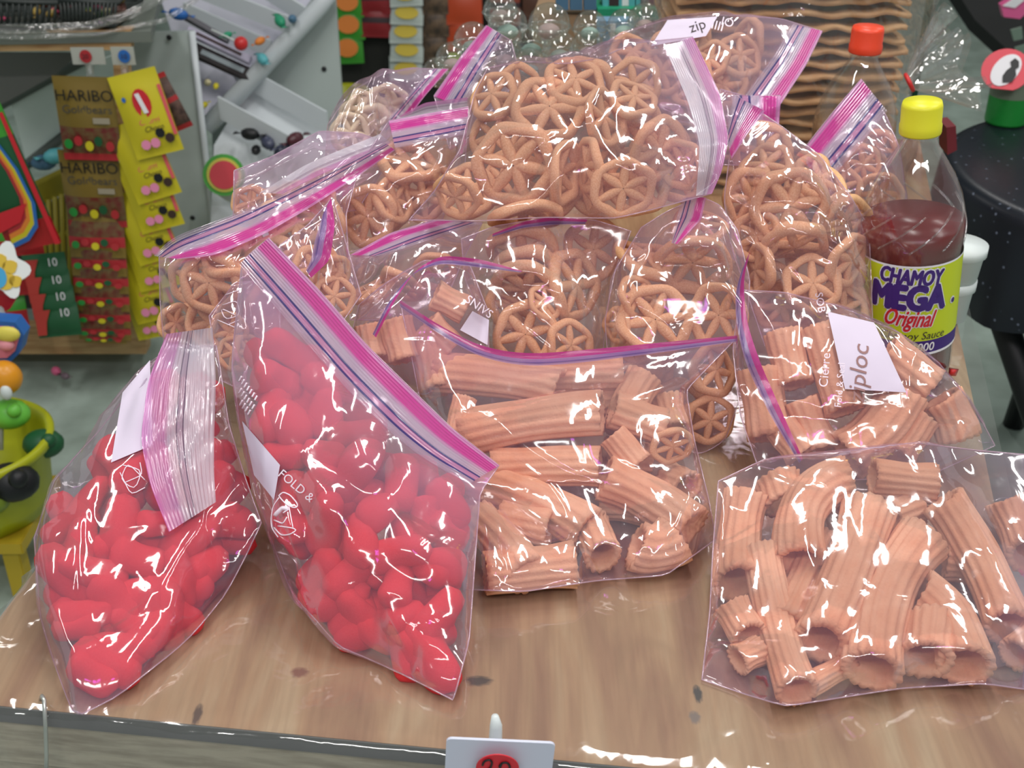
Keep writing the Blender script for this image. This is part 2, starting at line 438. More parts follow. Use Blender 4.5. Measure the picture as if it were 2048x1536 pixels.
# ---------------------------------------------------------------- bags
BAGS = {}
def resample(pl, n):
    P = np.array(pl, float)
    d = np.r_[0, np.cumsum(np.linalg.norm(np.diff(P[:, :2], axis=0), axis=1))]
    t = np.linspace(0, d[-1], n)
    # smooth interpolation (Catmull-like through cumulative length), falls back to linear
    out = np.stack([np.interp(t, d, P[:, k]) for k in range(3)], 1)
    if len(pl) > 2:
        for _ in range(max(1, n // 22)):
            o2 = out.copy(); o2[1:-1] = (out[:-2] + 2 * out[1:-1] + out[2:]) / 4; out = o2
    return out
def g(px, py, dz=.004): return (px, py, GY(py, T + dz))

class Bag:
    all = []; last = None
    def __init__(s, label, top, right, bottom, left, bf=.04, bb=.035, zipside=None, ncre=26, seed=1, n=84, haze=(.10, .34), name='snack_bag', vk=.8, group=None, hz_lim=.33, creh=.0025):
        rnd = np.random.RandomState(seed); s.label = label; Bag.last = s
        tp, bt, lf, rg = resample(top, n), resample(bottom, n), resample(left, n), resample(right, n)
        u = np.linspace(0, 1, n)[None, :, None]; v = np.linspace(0, 1, n)[:, None, None]
        S = (1 - v) * tp[None] + v * bt[None] + (1 - u) * lf[:, None] + u * rg[:, None] \
            - ((1 - u) * (1 - v) * tp[0] + u * (1 - v) * tp[-1] + (1 - u) * v * bt[0] + u * v * bt[-1])
        G = np.zeros((n, n, 3))
        c, sn = math.cos(PITCH), math.sin(PITCH)
        x = (S[..., 0] - 1024) / F; y = -(S[..., 1] - 768) / F
        D = np.stack([x, c + y * sn, -sn + y * c], -1)
        tt = S[..., 2] / D[..., 1]
        G = np.array(CAM) + D * tt[..., None]
        du = np.gradient(G, axis=1); dv = np.gradient(G, axis=0)
        nr = np.cross(du, dv); nr /= (np.linalg.norm(nr, axis=-1, keepdims=True) + 1e-12)
        if (nr * D).sum() > 0: nr = -nr
        # blend the sheet normal towards one average so bulge stays smooth
        av = nr.mean((0, 1)); av /= np.linalg.norm(av); nr = .45 * nr + .55 * av; nr /= np.linalg.norm(nr, axis=-1, keepdims=True)
        U = np.linspace(0, 1, n)[None, :]; Vv = np.linspace(0, 1, n)[:, None]
        pr = (np.clip(4 * U * (1 - U), 0, 1) ** .55) * (np.clip(np.sin(math.pi * Vv ** vk), 0, 1) ** .55)
        zd = {'t': Vv + 0 * U, 'r': 1 - U + 0 * Vv, 'l': U + 0 * Vv, 'b': 1 - Vv + 0 * U, None: np.ones((n, n))}[zipside]
        sm = np.clip(zd / .45, 0, 1); sm = sm * sm * (3 - 2 * sm)
        pr = pr * (sm if zipside else 1)
        # creases: straight folds pressed into the film
        ext = np.linalg.norm(G[0, -1] - G[0, 0]) + np.linalg.norm(G[-1, -1] - G[-1, 0]); ext = max(ext / 2, .08)
        exv = max((np.linalg.norm(G[-1, 0] - G[0, 0]) + np.linalg.norm(G[-1, -1] - G[0, -1])) / 2, .08)
        X = U * ext + 0 * Vv; Y = Vv * exv + 0 * U
        cr = np.zeros((n, n))
        for k in range(int(ncre * .75)):
            cx, cy = rnd.uniform(0, ext), rnd.uniform(0, exv)
            an = rnd.uniform(0, math.pi); le = rnd.uniform(.018, .075); hh = rnd.uniform(.3, 1) * creh * rnd.choice([1, 1, -.7]); wd = rnd.uniform(.0022, .0042)
            t = (X - cx) * math.cos(an) + (Y - cy) * math.sin(an); q = -(X - cx) * math.sin(an) + (Y - cy) * math.cos(an)
            q = q + rnd.uniform(-8, 8) * t * t
            cr += hh * np.exp(-np.abs(q / wd) ** 1.5) * np.clip(1 - (t / le) ** 2, 0, 1)
        wav = np.zeros((n, n))
        for k in range(7):
            kx, ky = rnd.uniform(-45, 45, 2); wav += np.sin(kx * X + ky * Y + rnd.uniform(0, 6)) * .0011
        edge = np.clip(pr * 2.2, 0, 1)
        # folds radiating inward from the seams
        tuck = np.zeros((n, n))
        for k in range(12):
            side = rnd.randint(0, 4); pos = rnd.uniform(.08, .92); wd = rnd.uniform(.006, .012)
            dd, al = [(Vv, U), (1 - Vv, U), (U, Vv), (1 - U, Vv)][side]
            L_ = ext if side < 2 else exv
            sp = (al - pos - rnd.uniform(-.25, .25) * dd) * L_
            tuck += -.004 * np.exp(-(sp / wd) ** 2) * np.clip(1 - dd / .38, 0, 1)
        Gf = G + nr * (pr * bf + (cr + wav) * (.25 + .75 * edge) + tuck * np.clip(pr * 3, 0, 1))[..., None]
        Gb = G - nr * (pr * bb)[..., None]
        zlo = T + .0028
        Gf[..., 2] = np.maximum(Gf[..., 2], zlo + .0006); Gb[..., 2] = np.maximum(Gb[..., 2], zlo)
        s.n = n; s.Gf = Gf; s.Gb = Gb; s.nr = nr
        q = [[j * n + i, j * n + i + 1, (j + 1) * n + i + 1, (j + 1) * n + i] for j in range(n - 1) for i in range(n - 1)]
        fv = [Vector(p) for p in Gf.reshape(-1, 3)]
        s.bvh = BVHTree.FromPolygons(fv, q)
        s.bvb = BVHTree.FromPolygons([Vector(p) for p in Gb.reshape(-1, 3)], q)
        base = Vector(G.reshape(-1, 3).mean(0)); base.z = G[..., 2].min()
        s.root = empty(name, base); tag(s.root, label, 'bag', group)
        haze = (haze[0] * 1.35 + .02, haze[1] * 1.3 + .02); ncre = int(ncre * .75); s.hz = haze[0] + (haze[1] - haze[0]) * np.clip(1 - zd / hz_lim, 0, 1) ** .7 if zipside else np.full((n, n), haze[0])
        s.q = q; s.items = []; s.wrapped = False; Bag.all.append(s); s.screen()
        e = np.concatenate([G[0, ::3], G[::3, -1], G[-1, ::-3], G[::-3, 0]])
        s.outline = [pix(Vector(p)) for p in e]
    def screen(s):
        c, sn = math.cos(PITCH), math.sin(PITCH)
        v_ = s.Gf.reshape(-1, 3) - np.array(CAM); dd = v_[:, 1] * c - v_[:, 2] * sn; uu = v_[:, 1] * sn + v_[:, 2] * c
        s.px = np.stack([1024 + F * v_[:, 0] / dd, 768 - F * uu / dd], 1)
    def contain(s, x, y, rad):
        """nudge a point inward until it is at least rad pixels inside the outline"""
        O = np.array(s.outline); A_ = O; B_ = np.roll(O, -1, 0); ctr = O.mean(0); p = np.array([x, y], float)
        for _ in range(50):
            ab = B_ - A_; t = np.clip(((p - A_) * ab).sum(1) / ((ab * ab).sum(1) + 1e-9), 0, 1); cl = A_ + ab * t[:, None]
            dd = np.linalg.norm(cl - p, axis=1); k = dd.argmin(); ins = inpoly(p[0], p[1], s.outline)
            if ins and dd[k] >= rad: break
            dr = (p - cl[k]) * (1 if ins else -1); dr = dr / (np.linalg.norm(dr) + 1e-6); dc = (ctr - p) / (np.linalg.norm(ctr - p) + 1e-6)
            p = p + (dr + dc) * 3
        s.room = dd[k] if ins else 0.0
        return p[0], p[1]
    def wrap(s):
        """drape the two film sheets over the contents, then build them"""
        if s.wrapped: return
        s.wrapped = True; n = s.n; q = s.q
        if s.items:
            V = []; Fc = []
            bpy.context.view_layer.update()
            for o in s.items:
                b = len(V); M = o.matrix_world
                V += [M @ v.co for v in o.data.vertices]; Fc += [[b + i for i in p.vertices] for p in o.data.polygons]
            cb_ = BVHTree.FromPolygons(V, Fc); C0 = np.array(CAM)
            for (Gx, front) in ((s.Gf, True), (s.Gb, False)):
                P = Gx.reshape(-1, 3); D = P - C0; L = np.linalg.norm(D, axis=1); D = D / L[:, None]
                req = np.zeros(len(P))
                for k in range(len(P)):
                    d = Vector(D[k])
                    if front:
                        h = cb_.ray_cast(CAM, d)
                        if h[0] is not None: req[k] = max(0, L[k] - (h[3] - .0018))
                    else:
                        h = cb_.ray_cast(CAM + d * (L[k] + .35), -d, .35)
                        if h[0] is not None: req[k] = .35 - h[3] + .0015
                req = req.reshape(n, n); dsp = req.copy()
                if True:
                    R_ = 3 if front else 6
                    for ax_ in (0, 1):
                        pd_ = np.pad(dsp, [(R_, R_) if a_ == ax_ else (0, 0) for a_ in (0, 1)], mode='edge')
                        dsp = np.max([np.take(pd_, range(k_, k_ + n), axis=ax_) for k_ in range(2 * R_ + 1)], axis=0)
                def blur_(a_):
                    for ax_ in (0, 1):
                        pd_ = np.pad(a_, [(1, 1) if b_ == ax_ else (0, 0) for b_ in (0, 1)], mode='edge')
                        a_ = (np.take(pd_, range(0, n), axis=ax_) + 2 * np.take(pd_, range(1, n + 1), axis=ax_) + np.take(pd_, range(2, n + 2), axis=ax_)) / 4
                    return a_
                for _ in range(12):
                    dsp = np.maximum(blur_(dsp), req * .9)
                dsp = np.maximum(blur_(blur_(dsp)), req)
                Gx[...] = (P + D * (dsp.ravel() * (-1 if front else 1))[:, None]).reshape(n, n, 3)
            s.Gb[..., 2] = np.maximum(s.Gb[..., 2], T + .0028)
            # keep the rim of both sheets together
            for sl in ((0, slice(None)), (-1, slice(None)), (slice(None), 0), (slice(None), -1)): s.Gb[sl] = s.Gf[sl]
        fv = [Vector(p) for p in s.Gf.reshape(-1, 3)]; s.bvh = BVHTree.FromPolygons(fv, q); s.screen()
        Gf, Gb = s.Gf, s.Gb
        ft = mk('front_film', fv, q, M_film, s.root)
        at = ft.data.attributes.new('haze', 'FLOAT', 'POINT'); at.data.foreach_set('value', s.hz.astype(np.float32).ravel())
        k = 3; ib = list(range(0, n, k)); ib = ib if ib[-1] == n - 1 else ib + [n - 1]; m = len(ib)
        bv = [Vector(Gb[j, i]) for j in ib for i in ib]
        mk('back_film', bv, [[j * m + i, (j + 1) * m + i, (j + 1) * m + i + 1, j * m + i + 1] for j in range(m - 1) for i in range(m - 1)], M_filmb, s.root)
        ring = [Gf[0, i] for i in range(0, n, 3)] + [Gf[j, -1] for j in range(0, n, 3)] + [Gf[-1, i] for i in range(n - 1, -1, -3)] + [Gf[j, 0] for j in range(n - 1, -1, -3)]
        ring = [Vector(p) for i, p in enumerate(ring) if i == 0 or np.linalg.norm(np.array(p) - np.array(ring[i - 1])) > 1e-4]
        if (ring[0] - ring[-1]).length < 1e-4: ring.pop()
        rv, rf = tube_geo(ring, .0006, 5, True); mk('seam', rv, rf, M_seam, s.root)
    def hit(s, px, py, off=0.0):
        d = ray(px, py); dn = d.normalized()
        h = s.bvh.ray_cast(CAM, dn)[0]
        if h is None:
            k = int(((s.px - np.array([px, py])) ** 2).sum(1).argmin())
            h = W(px, py, s.Gf.reshape(-1, 3)[k, 1])
        return h + dn * off
    def strip(s, lip, inner, mat, name='zip_strip', lift=.0012, label=None, n=40, m=14):
        s.wrap(); a = resample([(x, y, 0) for x, y in lip], n); b = resample([(x, y, 0) for x, y in inner], n)
        V = []; uv = []
        for i in range(n):
            for j in range(m):
                t = j / (m - 1); p = a[i] * (1 - t) + b[i] * t
                V.append(np.array(s.hit(p[0], p[1], 0))); uv.append((t, i / (n - 1)))
        A = np.array(V).reshape(n, m, 3)
        for _ in range(5):
            B = A.copy(); B[1:-1] = (A[:-2] + A[1:-1] * 2 + A[2:]) / 4; A = B
            B = A.copy(); B[:, 1:-1] = (A[:, :-2] + A[:, 1:-1] * 2 + A[:, 2:]) / 4; A = B
        V = []
        for p in A.reshape(-1, 3):
            p = Vector(p); d = (p - CAM).normalized(); h = s.bvh.ray_cast(CAM, d)[0]
            if h is not None and (h - CAM).length < (p - CAM).length + lift: p = h
            V.append(p - d * lift)
        Fc = [[i * m + j, i * m + j + 1, (i + 1) * m + j + 1, (i + 1) * m + j] for i in range(n - 1) for j in range(m - 1)]
        o = mk(name, V, Fc, mat, s.root, uv=uv)
        if label: o['label'] = label
        return o
    def patch(s, quad, mat, name='label_patch', n=14, lift=.0009):
        s.wrap(); q = [np.array(p, float) for p in quad]; V = []
        for j in range(n):
            for i in range(n):
                a, b = i / (n - 1), j / (n - 1)
                p = (1 - b) * ((1 - a) * q[0] + a * q[1]) + b * ((1 - a) * q[3] + a * q[2])
                V.append(s.hit(p[0], p[1], -lift))
        Fc = [[j * n + i, j * n + i + 1, (j + 1) * n + i + 1, (j + 1) * n + i] for j in range(n - 1) for i in range(n - 1)]
        return mk(name, V, Fc, mat, s.root)
    def text(s, txt, px, py, size, ang=0, mat=None, shear=0, lift=.0016, name='lettering'):
        s.wrap(); v, f = text_geo(txt, size, shear=shear); ca, sa = math.cos(ang), math.sin(ang)
        V = [s.hit(px + p.x * ca + p.y * sa, py + p.x * sa - p.y * ca, -lift) for p in v]
        return mk(name, V, f, mat or M_print, s.root, smooth=False)
    def scribble(s, lines, mat=None, wpx=2.2, name='printed_leaf'):
        s.wrap(); geos = []
        for ln in lines:
            pts = resample([(x, y, 0) for x, y in ln], max(6, len(ln) * 3))
            geos.append(tube_geo([s.hit(p[0], p[1], -.001) for p in pts], .0005 * wpx / 2.2, 4))
        V, Fc = merge(geos); return mk(name, V, Fc, mat or M_print, s.root)

# ---------------------------------------------------------------- snacks
def ribbed_tube(P0, Pm, P1, r, seed=0, nr=14, flat=.9, rows=12):
    """hollow ribbed tube along a bend; world-space points -> object with its origin at the middle"""
    rnd = random.Random(seed); P0, Pm, P1 = Vector(P0), Vector(Pm), Vector(P1)
    C = Pm * 2 - (P0 + P1) / 2; seg = nr * 4
    V = []; Fc = []; up = None; ang0 = rnd.uniform(0, 6.28); jag = [rnd.uniform(-1, 1) for _ in range(seg)]
    dent = rnd.uniform(0, 6.28)
    def ringat(t, inner):
        nonlocal up
        p = P0 * (1 - t) ** 2 + C * 2 * t * (1 - t) + P1 * t * t
        d = ((C - P0) * (1 - t) + (P1 - C) * t).normalized()
        if up is None: up = d.orthogonal().normalized()
        up = (up - d * up.dot(d)).normalized(); q = d.cross(up)
        fl = 1 + .07 * (abs(2 * t - 1) ** 3) + .03 * math.sin(9 * t + ang0)
        for k in range(seg):
            a = 2 * math.pi * k / seg
            rr = r * fl * (1 + .05 * math.sin(2 * a + dent + 1.5 * t))
            if inner: rr *= .70
            else: rr *= 1 + .06 * (abs(math.cos(nr / 2 * a)) * 2 - 1)
            e = d * (r * .05 * jag[k]) if t in (0, 1) else Vector((0, 0, 0))
            V.append(p + (up * math.cos(a + ang0) + q * math.sin(a + ang0) * flat) * rr + e)
    for i in range(rows): ringat(i / (rows - 1), False)
    up = None
    ni = 5
    for i in range(ni): ringat(i / (ni - 1), True)
    for i in range(rows - 1):
        for k in range(seg):
            k2 = (k + 1) % seg; Fc.append([i * seg + k, i * seg + k2, (i + 1) * seg + k2, (i + 1) * seg + k])
    b = rows * seg
    for i in range(ni - 1):
        for k in range(seg):
            k2 = (k + 1) % seg; Fc.append([b + i * seg + k, b + (i + 1) * seg + k, b + (i + 1) * seg + k2, b + i * seg + k2])
    for k in range(seg):
        k2 = (k + 1) % seg
        Fc.append([k, b + k, b + k2, k2])
        o, ii = (rows - 1) * seg, b + (ni - 1) * seg
        Fc.append([o + k, o + k2, ii + k2, ii + k])
    return V, Fc
WHEELS = []
def wheel_mesh(seed, R=1.0, rim=.165, hgt=.17, warp=.14):
    rnd = random.Random(seed); w1, w2, w3 = rnd.uniform(-warp, warp), rnd.uniform(0, 6.28), rnd.uniform(0, 6.28); cup = rnd.uniform(-.12, .2)
    el = rnd.uniform(.9, 1.05)
    def wz(x, y):
        r = math.hypot(x, y); a = math.atan2(y, x); return w1 * r * r * math.cos(2 * a + w2) + cup * r * r + .03 * r * math.sin(3 * a + w3)
    geos = []
    V = []; Fc = []; n = 40; sec = 10
    for i in range(n):
        a = 2 * math.pi * i / n; rr = R * (1 + .035 * math.cos(6 * a + w3 * 0 ) + .03 * math.sin(2 * a + w3))
        for k in range(sec):
            b = 2 * math.pi * k / sec
            cb, sb = math.cos(b), math.sin(b); m_ = (abs(cb) ** 4 + abs(sb) ** 4) ** -.25
            r2 = rr + rim * cb * m_ * (1 + .1 * math.sin(5 * a + w2)); x, y = r2 * math.cos(a), r2 * math.sin(a) * el
            V.append((x, y, wz(x, y) + hgt * sb * m_ * (1 + .12 * math.sin(3 * a + w3))))
    for i in range(n):
        for k in range(sec):
            k2 = (k + 1) % sec; i2 = (i + 1) % n; Fc.append([i * sec + k, i2 * sec + k, i2 * sec + k2, i * sec + k2])
    geos.append((V, Fc))
    for sp in range(6):
        a = sp * math.pi / 3 + rnd.uniform(-.08, .08); V = []; Fc = []; ms = 6
        for i in range(ms):
            t = i / (ms - 1); r = .02 + t * (R - .02); wd = .115 + .065 * math.sin(math.pi * min(1, t * 1.15)); hh = .125
            for k in range(8):
                b = 2 * math.pi * k / 8
                x = r * math.cos(a) - wd * math.cos(b) * math.sin(a); y = (r * math.sin(a) + wd * math.cos(b) * math.cos(a)) * el
                V.append((x, y, wz(x, y) + hh * math.sin(b)))
        for i in range(ms - 1):
            for k in range(8):
                k2 = (k + 1) % 8; Fc.append([i * 8 + k, i * 8 + k2, (i + 1) * 8 + k2, (i + 1) * 8 + k])
        geos.append((V, Fc))
    V, Fc = merge(geos)
    me = bpy.data.meshes.new('wheel_snack'); me.from_pydata(V, [], Fc); me.materials.append(M_wheel)
    me.polygons.foreach_set('use_smooth', [True] * len(me.polygons)); me.update(); return me
WHEELS = [wheel_mesh(i) for i in range(8)]
def puff_mesh(seed):
    rnd = random.Random(seed); L = rnd.uniform(.6, .95); bend = rnd.uniform(-.13, .13); V = []; Fc = []
    rings, seg = 14, 14; ph = [rnd.uniform(0, 6.28) for _ in range(6)]
    for i in range(rings + 1):
        t = -1 + 2 * i / rings
        r = .5 * (1 - abs(t) ** 4.5) ** .5 * (1 + .10 * math.sin(3 * t + ph[0]))
        for k in range(seg):
            a = 2 * math.pi * k / seg
            rr = r * (1 + .07 * math.sin(2 * a + ph[1] + t) + .05 * math.sin(3 * a + ph[2] + 3 * t) + .035 * math.sin(5 * a + 4 * t + ph[3]))
            V.append((t * L, rr * math.cos(a) + bend * (t * t - .4), rr * math.sin(a)))
    for i in range(rings):
        for k in range(seg):
            k2 = (k + 1) % seg; Fc.append([i * seg + k, i * seg + k2, (i + 1) * seg + k2, (i + 1) * seg + k])
    me = bpy.data.meshes.new('red_puff'); me.from_pydata(V, [], Fc); me.materials.append(M_puff)
    me.polygons.foreach_set('use_smooth', [True] * len(me.polygons)); me.update(); return me
PUFFS = [puff_mesh(i) for i in range(8)]

def place_mesh(name, me, M, label, cat, group):
    o = bpy.data.objects.new(name, me); col.objects.link(o); o.matrix_world = M
    tag(o, label, cat, group); Bag.last.items.append(o); return o
def cam_axes(p):
    d = (p - CAM).normalized(); r = d.cross(Vector((0, 0, 1))).normalized(); u = r.cross(d).normalized(); return r, u, -d
def px2m(px, p): return px * depth(p) / F
def lift_z(p, zmin):
    if p.z < zmin:
        d = p - CAM; p = CAM + d * ((zmin - CAM.z) / d.z)
    return p
def add_wheel(bag, px, py, dia, tilt=(0, 0), label=None, group=None, off=0.0, rnd=random, mat=None):
    p0 = bag.hit(px, py); R = px2m(dia / 2, p0) / 1.15
    th = abs(math.sin(tilt[0])) + abs(math.sin(tilt[1]))
    dn = (p0 - CAM).normalized(); p = p0 + dn * (R * (.2 + .6 * min(th, 1)) + off)
    p = lift_z(p, T + R * (.25 + .7 * min(1, 1 - abs(.8 - th) / 2)) * .6 + .004)
    r, u, n = cam_axes(p)
    M = Matrix((r, u, n)).transposed()
    M = Matrix.Rotation(0, 3, 'X') @ M @ Matrix.Rotation(tilt[0], 3, 'X') @ Matrix.Rotation(tilt[1], 3, 'Y') @ Matrix.Rotation(rnd.uniform(0, 6.28), 3, 'Z')
    me = rnd.choice(WHEELS)
    if mat is not None:
        k = me.name + mat.name
        if k not in MATS:
            m2 = me.copy(); m2.materials[0] = mat; MATS[k] = m2
        me = MATS[k]
    return place_mesh('wheel_snack', me, Matrix.Translation(p) @ M.to_4x4() @ Matrix.Diagonal((R, R, R, 1)), label, 'snack', group)
def zone(bag, x, y):
    O = np.array(bag.outline); a, b = O.min(0), O.max(0); t = (y - a[1]) / (b[1] - a[1]); q = (x - a[0]) / (b[0] - a[0])
    return ('upper' if t < .40 else 'middle' if t < .68 else 'lower') + (' left of' if q < .42 else ' centre of' if q < .62 else ' right of')
def inpoly(x, y, poly):
    c = False; j = len(poly) - 1
    for i in range(len(poly)):
        xi, yi = poly[i]; xj, yj = poly[j]
        if (yi > y) != (yj > y) and x < (xj - xi) * (y - yi) / (yj - yi + 1e-9) + xi: c = not c
        j = i
    return c
def scatter(poly, dist, rnd, avoid=(), tries=900):
    xs = [p[0] for p in poly]; ys = [p[1] for p in poly]; out = []
    for _ in range(tries):
        x, y = rnd.uniform(min(xs), max(xs)), rnd.uniform(min(ys), max(ys))
        if not inpoly(x, y, poly): continue
        if any((x - a) ** 2 + (y - b) ** 2 < dist * dist for a, b in out): continue
        if any((x - a) ** 2 + (y - b) ** 2 < (.62 * c) ** 2 for a, b, c in avoid): continue
        out.append((x, y))
    return out
def fill_wheels(bag, poly, dia, dist, label, group, seed, avoid=(), layers=((0.0, 1.0),), mat=None):
    rnd = random.Random(seed)
    for li, (off, sp) in enumerate(layers):
        for (x, y) in scatter(poly, dist * sp, rnd, avoid if li == 0 else ()):
            m = rnd.random()
            t = (rnd.gauss(0, .3), rnd.gauss(0, .3)) if m < .62 else (rnd.uniform(-1.3, 1.3), rnd.uniform(-1.2, 1.2))
            x, y = bag.contain(x, y, dia * .42)
            add_wheel(bag, x, y, dia * rnd.uniform(.85, 1.08), t, label.replace(' among others in', ' in the ' + zone(bag, x, y)).replace(' among others', ''), group, off + rnd.uniform(0, .008), rnd, mat)
def fill_puffs(bag, poly, L, D, dist, label, group, seed, layers):
    rnd = random.Random(seed)
    for li, (off, sp) in enumerate(layers):
        for (x, y) in scatter(poly, dist * sp, rnd):
            x, y = bag.contain(x, y, D * .92)
            p0 = bag.hit(x, y); dn = (p0 - CAM).normalized(); s = px2m(D, p0) * rnd.uniform(.9, 1.1) * min(1, max(.62, bag.room / (D * .92)))
            p = p0 + dn * (s * .5 + off + rnd.uniform(0, .004))
            p = lift_z(p, T + s * .55 + .003)
            r, u, n = cam_axes(p)
            M = Matrix((r, u, n)).transposed() @ Matrix.Rotation(rnd.uniform(0, 3.14), 3, 'Z') @ Matrix.Rotation(rnd.gauss(0, .35), 3, 'Y') @ Matrix.Rotation(rnd.uniform(0, 6.28), 3, 'X')
            k = rnd.uniform(.95, 1.2)
            place_mesh('red_puff', rnd.choice(PUFFS), Matrix.Translation(p) @ M.to_4x4() @ Matrix.Diagonal((s * k * L / D * .75, s, s, 1)), label % zone(bag, x, y), 'snack', group)
def add_tube(bag, p0, p1, rpx, label, group, bend=(0, 0), off=0.0, d0=0, d1=0, seed=0, nr=14, mat=None):
    p0 = bag.contain(p0[0], p0[1], rpx * .95); p1 = bag.contain(p1[0], p1[1], rpx * .95)
    a, b = bag.hit(*p0), bag.hit(*p1); mx, my = (p0[0] + p1[0]) / 2 + bend[0], (p0[1] + p1[1]) / 2 + bend[1]
    m = bag.hit(mx, my); r = px2m(rpx, m)
    pts = []
    for (p, dd, base) in ((a, d0, 0), (m, (d0 + d1) / 2, 0), (b, d1, 0)):
        dn = (p - CAM).normalized(); q = p + dn * (r * 1.12 + off + dd)
        q = lift_z(q, T + r * 1.12 + .003)
        pts.append(q)
    # keep the middle near the straight line in depth so that the tube does not follow the film's bulge
    dm = (pts[1] - CAM).normalized(); want = max((pts[1] - CAM).length, ((pts[0] - CAM).length + (pts[2] - CAM).length) / 2)
    pts[1] = CAM + dm * want
    V, Fc = ribbed_tube(pts[0], pts[1], pts[2], r, seed, nr)
    o = mk('ribbed_snack_tube', V, Fc, mat or M_tube, loc=pts[1])
    tag(o, label, 'snack', group); Bag.last.items.append(o); return o

# ---------------------------------------------------------------- the bags and what is in them
D2R = math.radians
# --- left red bag
A = Bag('clear zip bag of red puffs at the front left corner, zip folded over its front',
        [(292, 742, .88), (345, 690, .90), (432, 690, .90)], [(432, 690, .90), (458, 850, .84), (492, 960, .80), (522, 1045, .765)],
        [(68, 1075, .80), (80, 1230, .715), (112, 1335, .655), (152, 1443, GY(1443)), (240, 1400, GY(1398)), (350, 1312, GY(1310)), (450, 1190, .73), (492, 1110, .75), (522, 1045, .765)],
        [(292, 742, .88), (200, 860, .86), (108, 960, .83), (68, 1075, .80)], bf=.035, bb=.05, seed=3, ncre=34, haze=(.11, .2), zipside=None, vk=.9)
fill_puffs(A, [(290, 800), (420, 760), (450, 900), (505, 1045), (430, 1200), (320, 1320), (190, 1400), (130, 1330), (95, 1200), (85, 1080), (140, 970), (230, 860)],
           104, 66, 60, 'red corn puff in the %s the left red bag at the table corner', 'red puffs in the left red bag', 11, ((.001, 1.0), (.022, .95)))
A.strip([(333, 668), (296, 760), (281, 880), (300, 970), (338, 1064)], [(425, 655), (432, 760), (428, 880), (428, 950), (432, 1004)], M_zipc, lift=.006, label='folded zip strip, pale pink on its left edge and clear on its right')
A.patch([(245, 785), (300, 720), (305, 890), (222, 925)], M_label, lift=.0012)
A.scribble([[(245, 930), (285, 940), (270, 980), (240, 960), (255, 925), (290, 960)], [(240, 945), (262, 990), (290, 975)], [(250, 965), (285, 950), (280, 925)]], wpx=2)
# --- centre red bag
B = Bag('clear bag of red puffs with wide diagonal pink zip, left of the ribbed tubes',
        [(537, 476, .90), (640, 582, .875), (733, 690, .85), (830, 785, .82), (905, 858, .80), (998, 931, .78)],
        [(998, 931, .78), (960, 985, .765), (950, 1120, .725), (938, 1280, .665), (905, 1407, GY(1407))],
        [(545, 1085, .79), (590, 1205, .74), (680, 1305, GY(1300)), (790, 1352, GY(1350)), (905, 1407, GY(1407))],
        [(537, 476, .90), (484, 520, .89), (463, 720, .855), (480, 860, .83), (545, 1085, .79)], bf=.035, bb=.05, seed=8, ncre=30, haze=(.10, .36), zipside='t', hz_lim=.55)
fill_puffs(B, [(505, 730), (580, 700), (650, 740), (720, 850), (800, 930), (930, 985), (935, 1090), (925, 1250), (895, 1380), (790, 1335), (680, 1285), (600, 1190), (550, 1080), (520, 960), (490, 850)],
           106, 70, 62, 'red corn puff in the %s the red bag with the diagonal pink zip', 'red puffs in the centre red bag', 12, ((.001, 1.0), (.022, .95)))
B.strip([(537, 476), (640, 583), (733, 692), (830, 787), (905, 860), (998, 931)], [(478, 528), (590, 660), (690, 775), (780, 865), (850, 920), (938, 968)], M_zip, lift=.0016, label='wide zip strip in magenta, pink and two dark blue lines')
B.strip([(720, 690), (800, 770), (888, 848)], [(700, 672), (775, 752), (872, 830)], M_zipc, name='rear_lip', lift=.0005)
B.patch([(484, 842), (560, 930), (548, 1000), (508, 950)], M_label, lift=.001)
B.text('FOLD &', 592, 972, 25, D2R(40))
B.scribble([[(557, 992), (566, 984), (580, 990), (594, 1006), (596, 1014), (588, 1016), (574, 1010), (562, 998), (558, 992)], [(558, 995), (546, 1012), (542, 1036), (543, 1056), (556, 1074)], [(548, 1055), (562, 1071), (580, 1069), (594, 1060), (586, 1056), (556, 1052)],
    [(578, 1014), (582, 1036), (586, 1056)], [(548, 1040), (566, 1048), (574, 1034)], [(566, 1026), (578, 1018)]], wpx=2.4)
B.scribble([[(550, 1030), (558, 1022), (564, 1016), (576, 1018)]], wpx=8, name='printed_finger')
for q_, (x_, y_, n_) in enumerate(((480, 758, 7), (480, 782, 6), (482, 806, 4))):
    B.scribble([[(x_ + 5.2 * k_ + 3, y_ + 6.4 * k_ - 5), (x_ + 5.2 * k_ - 2, y_ + 6.4 * k_ + 4)] for k_ in range(n_)], wpx=4, name='printed_lines')
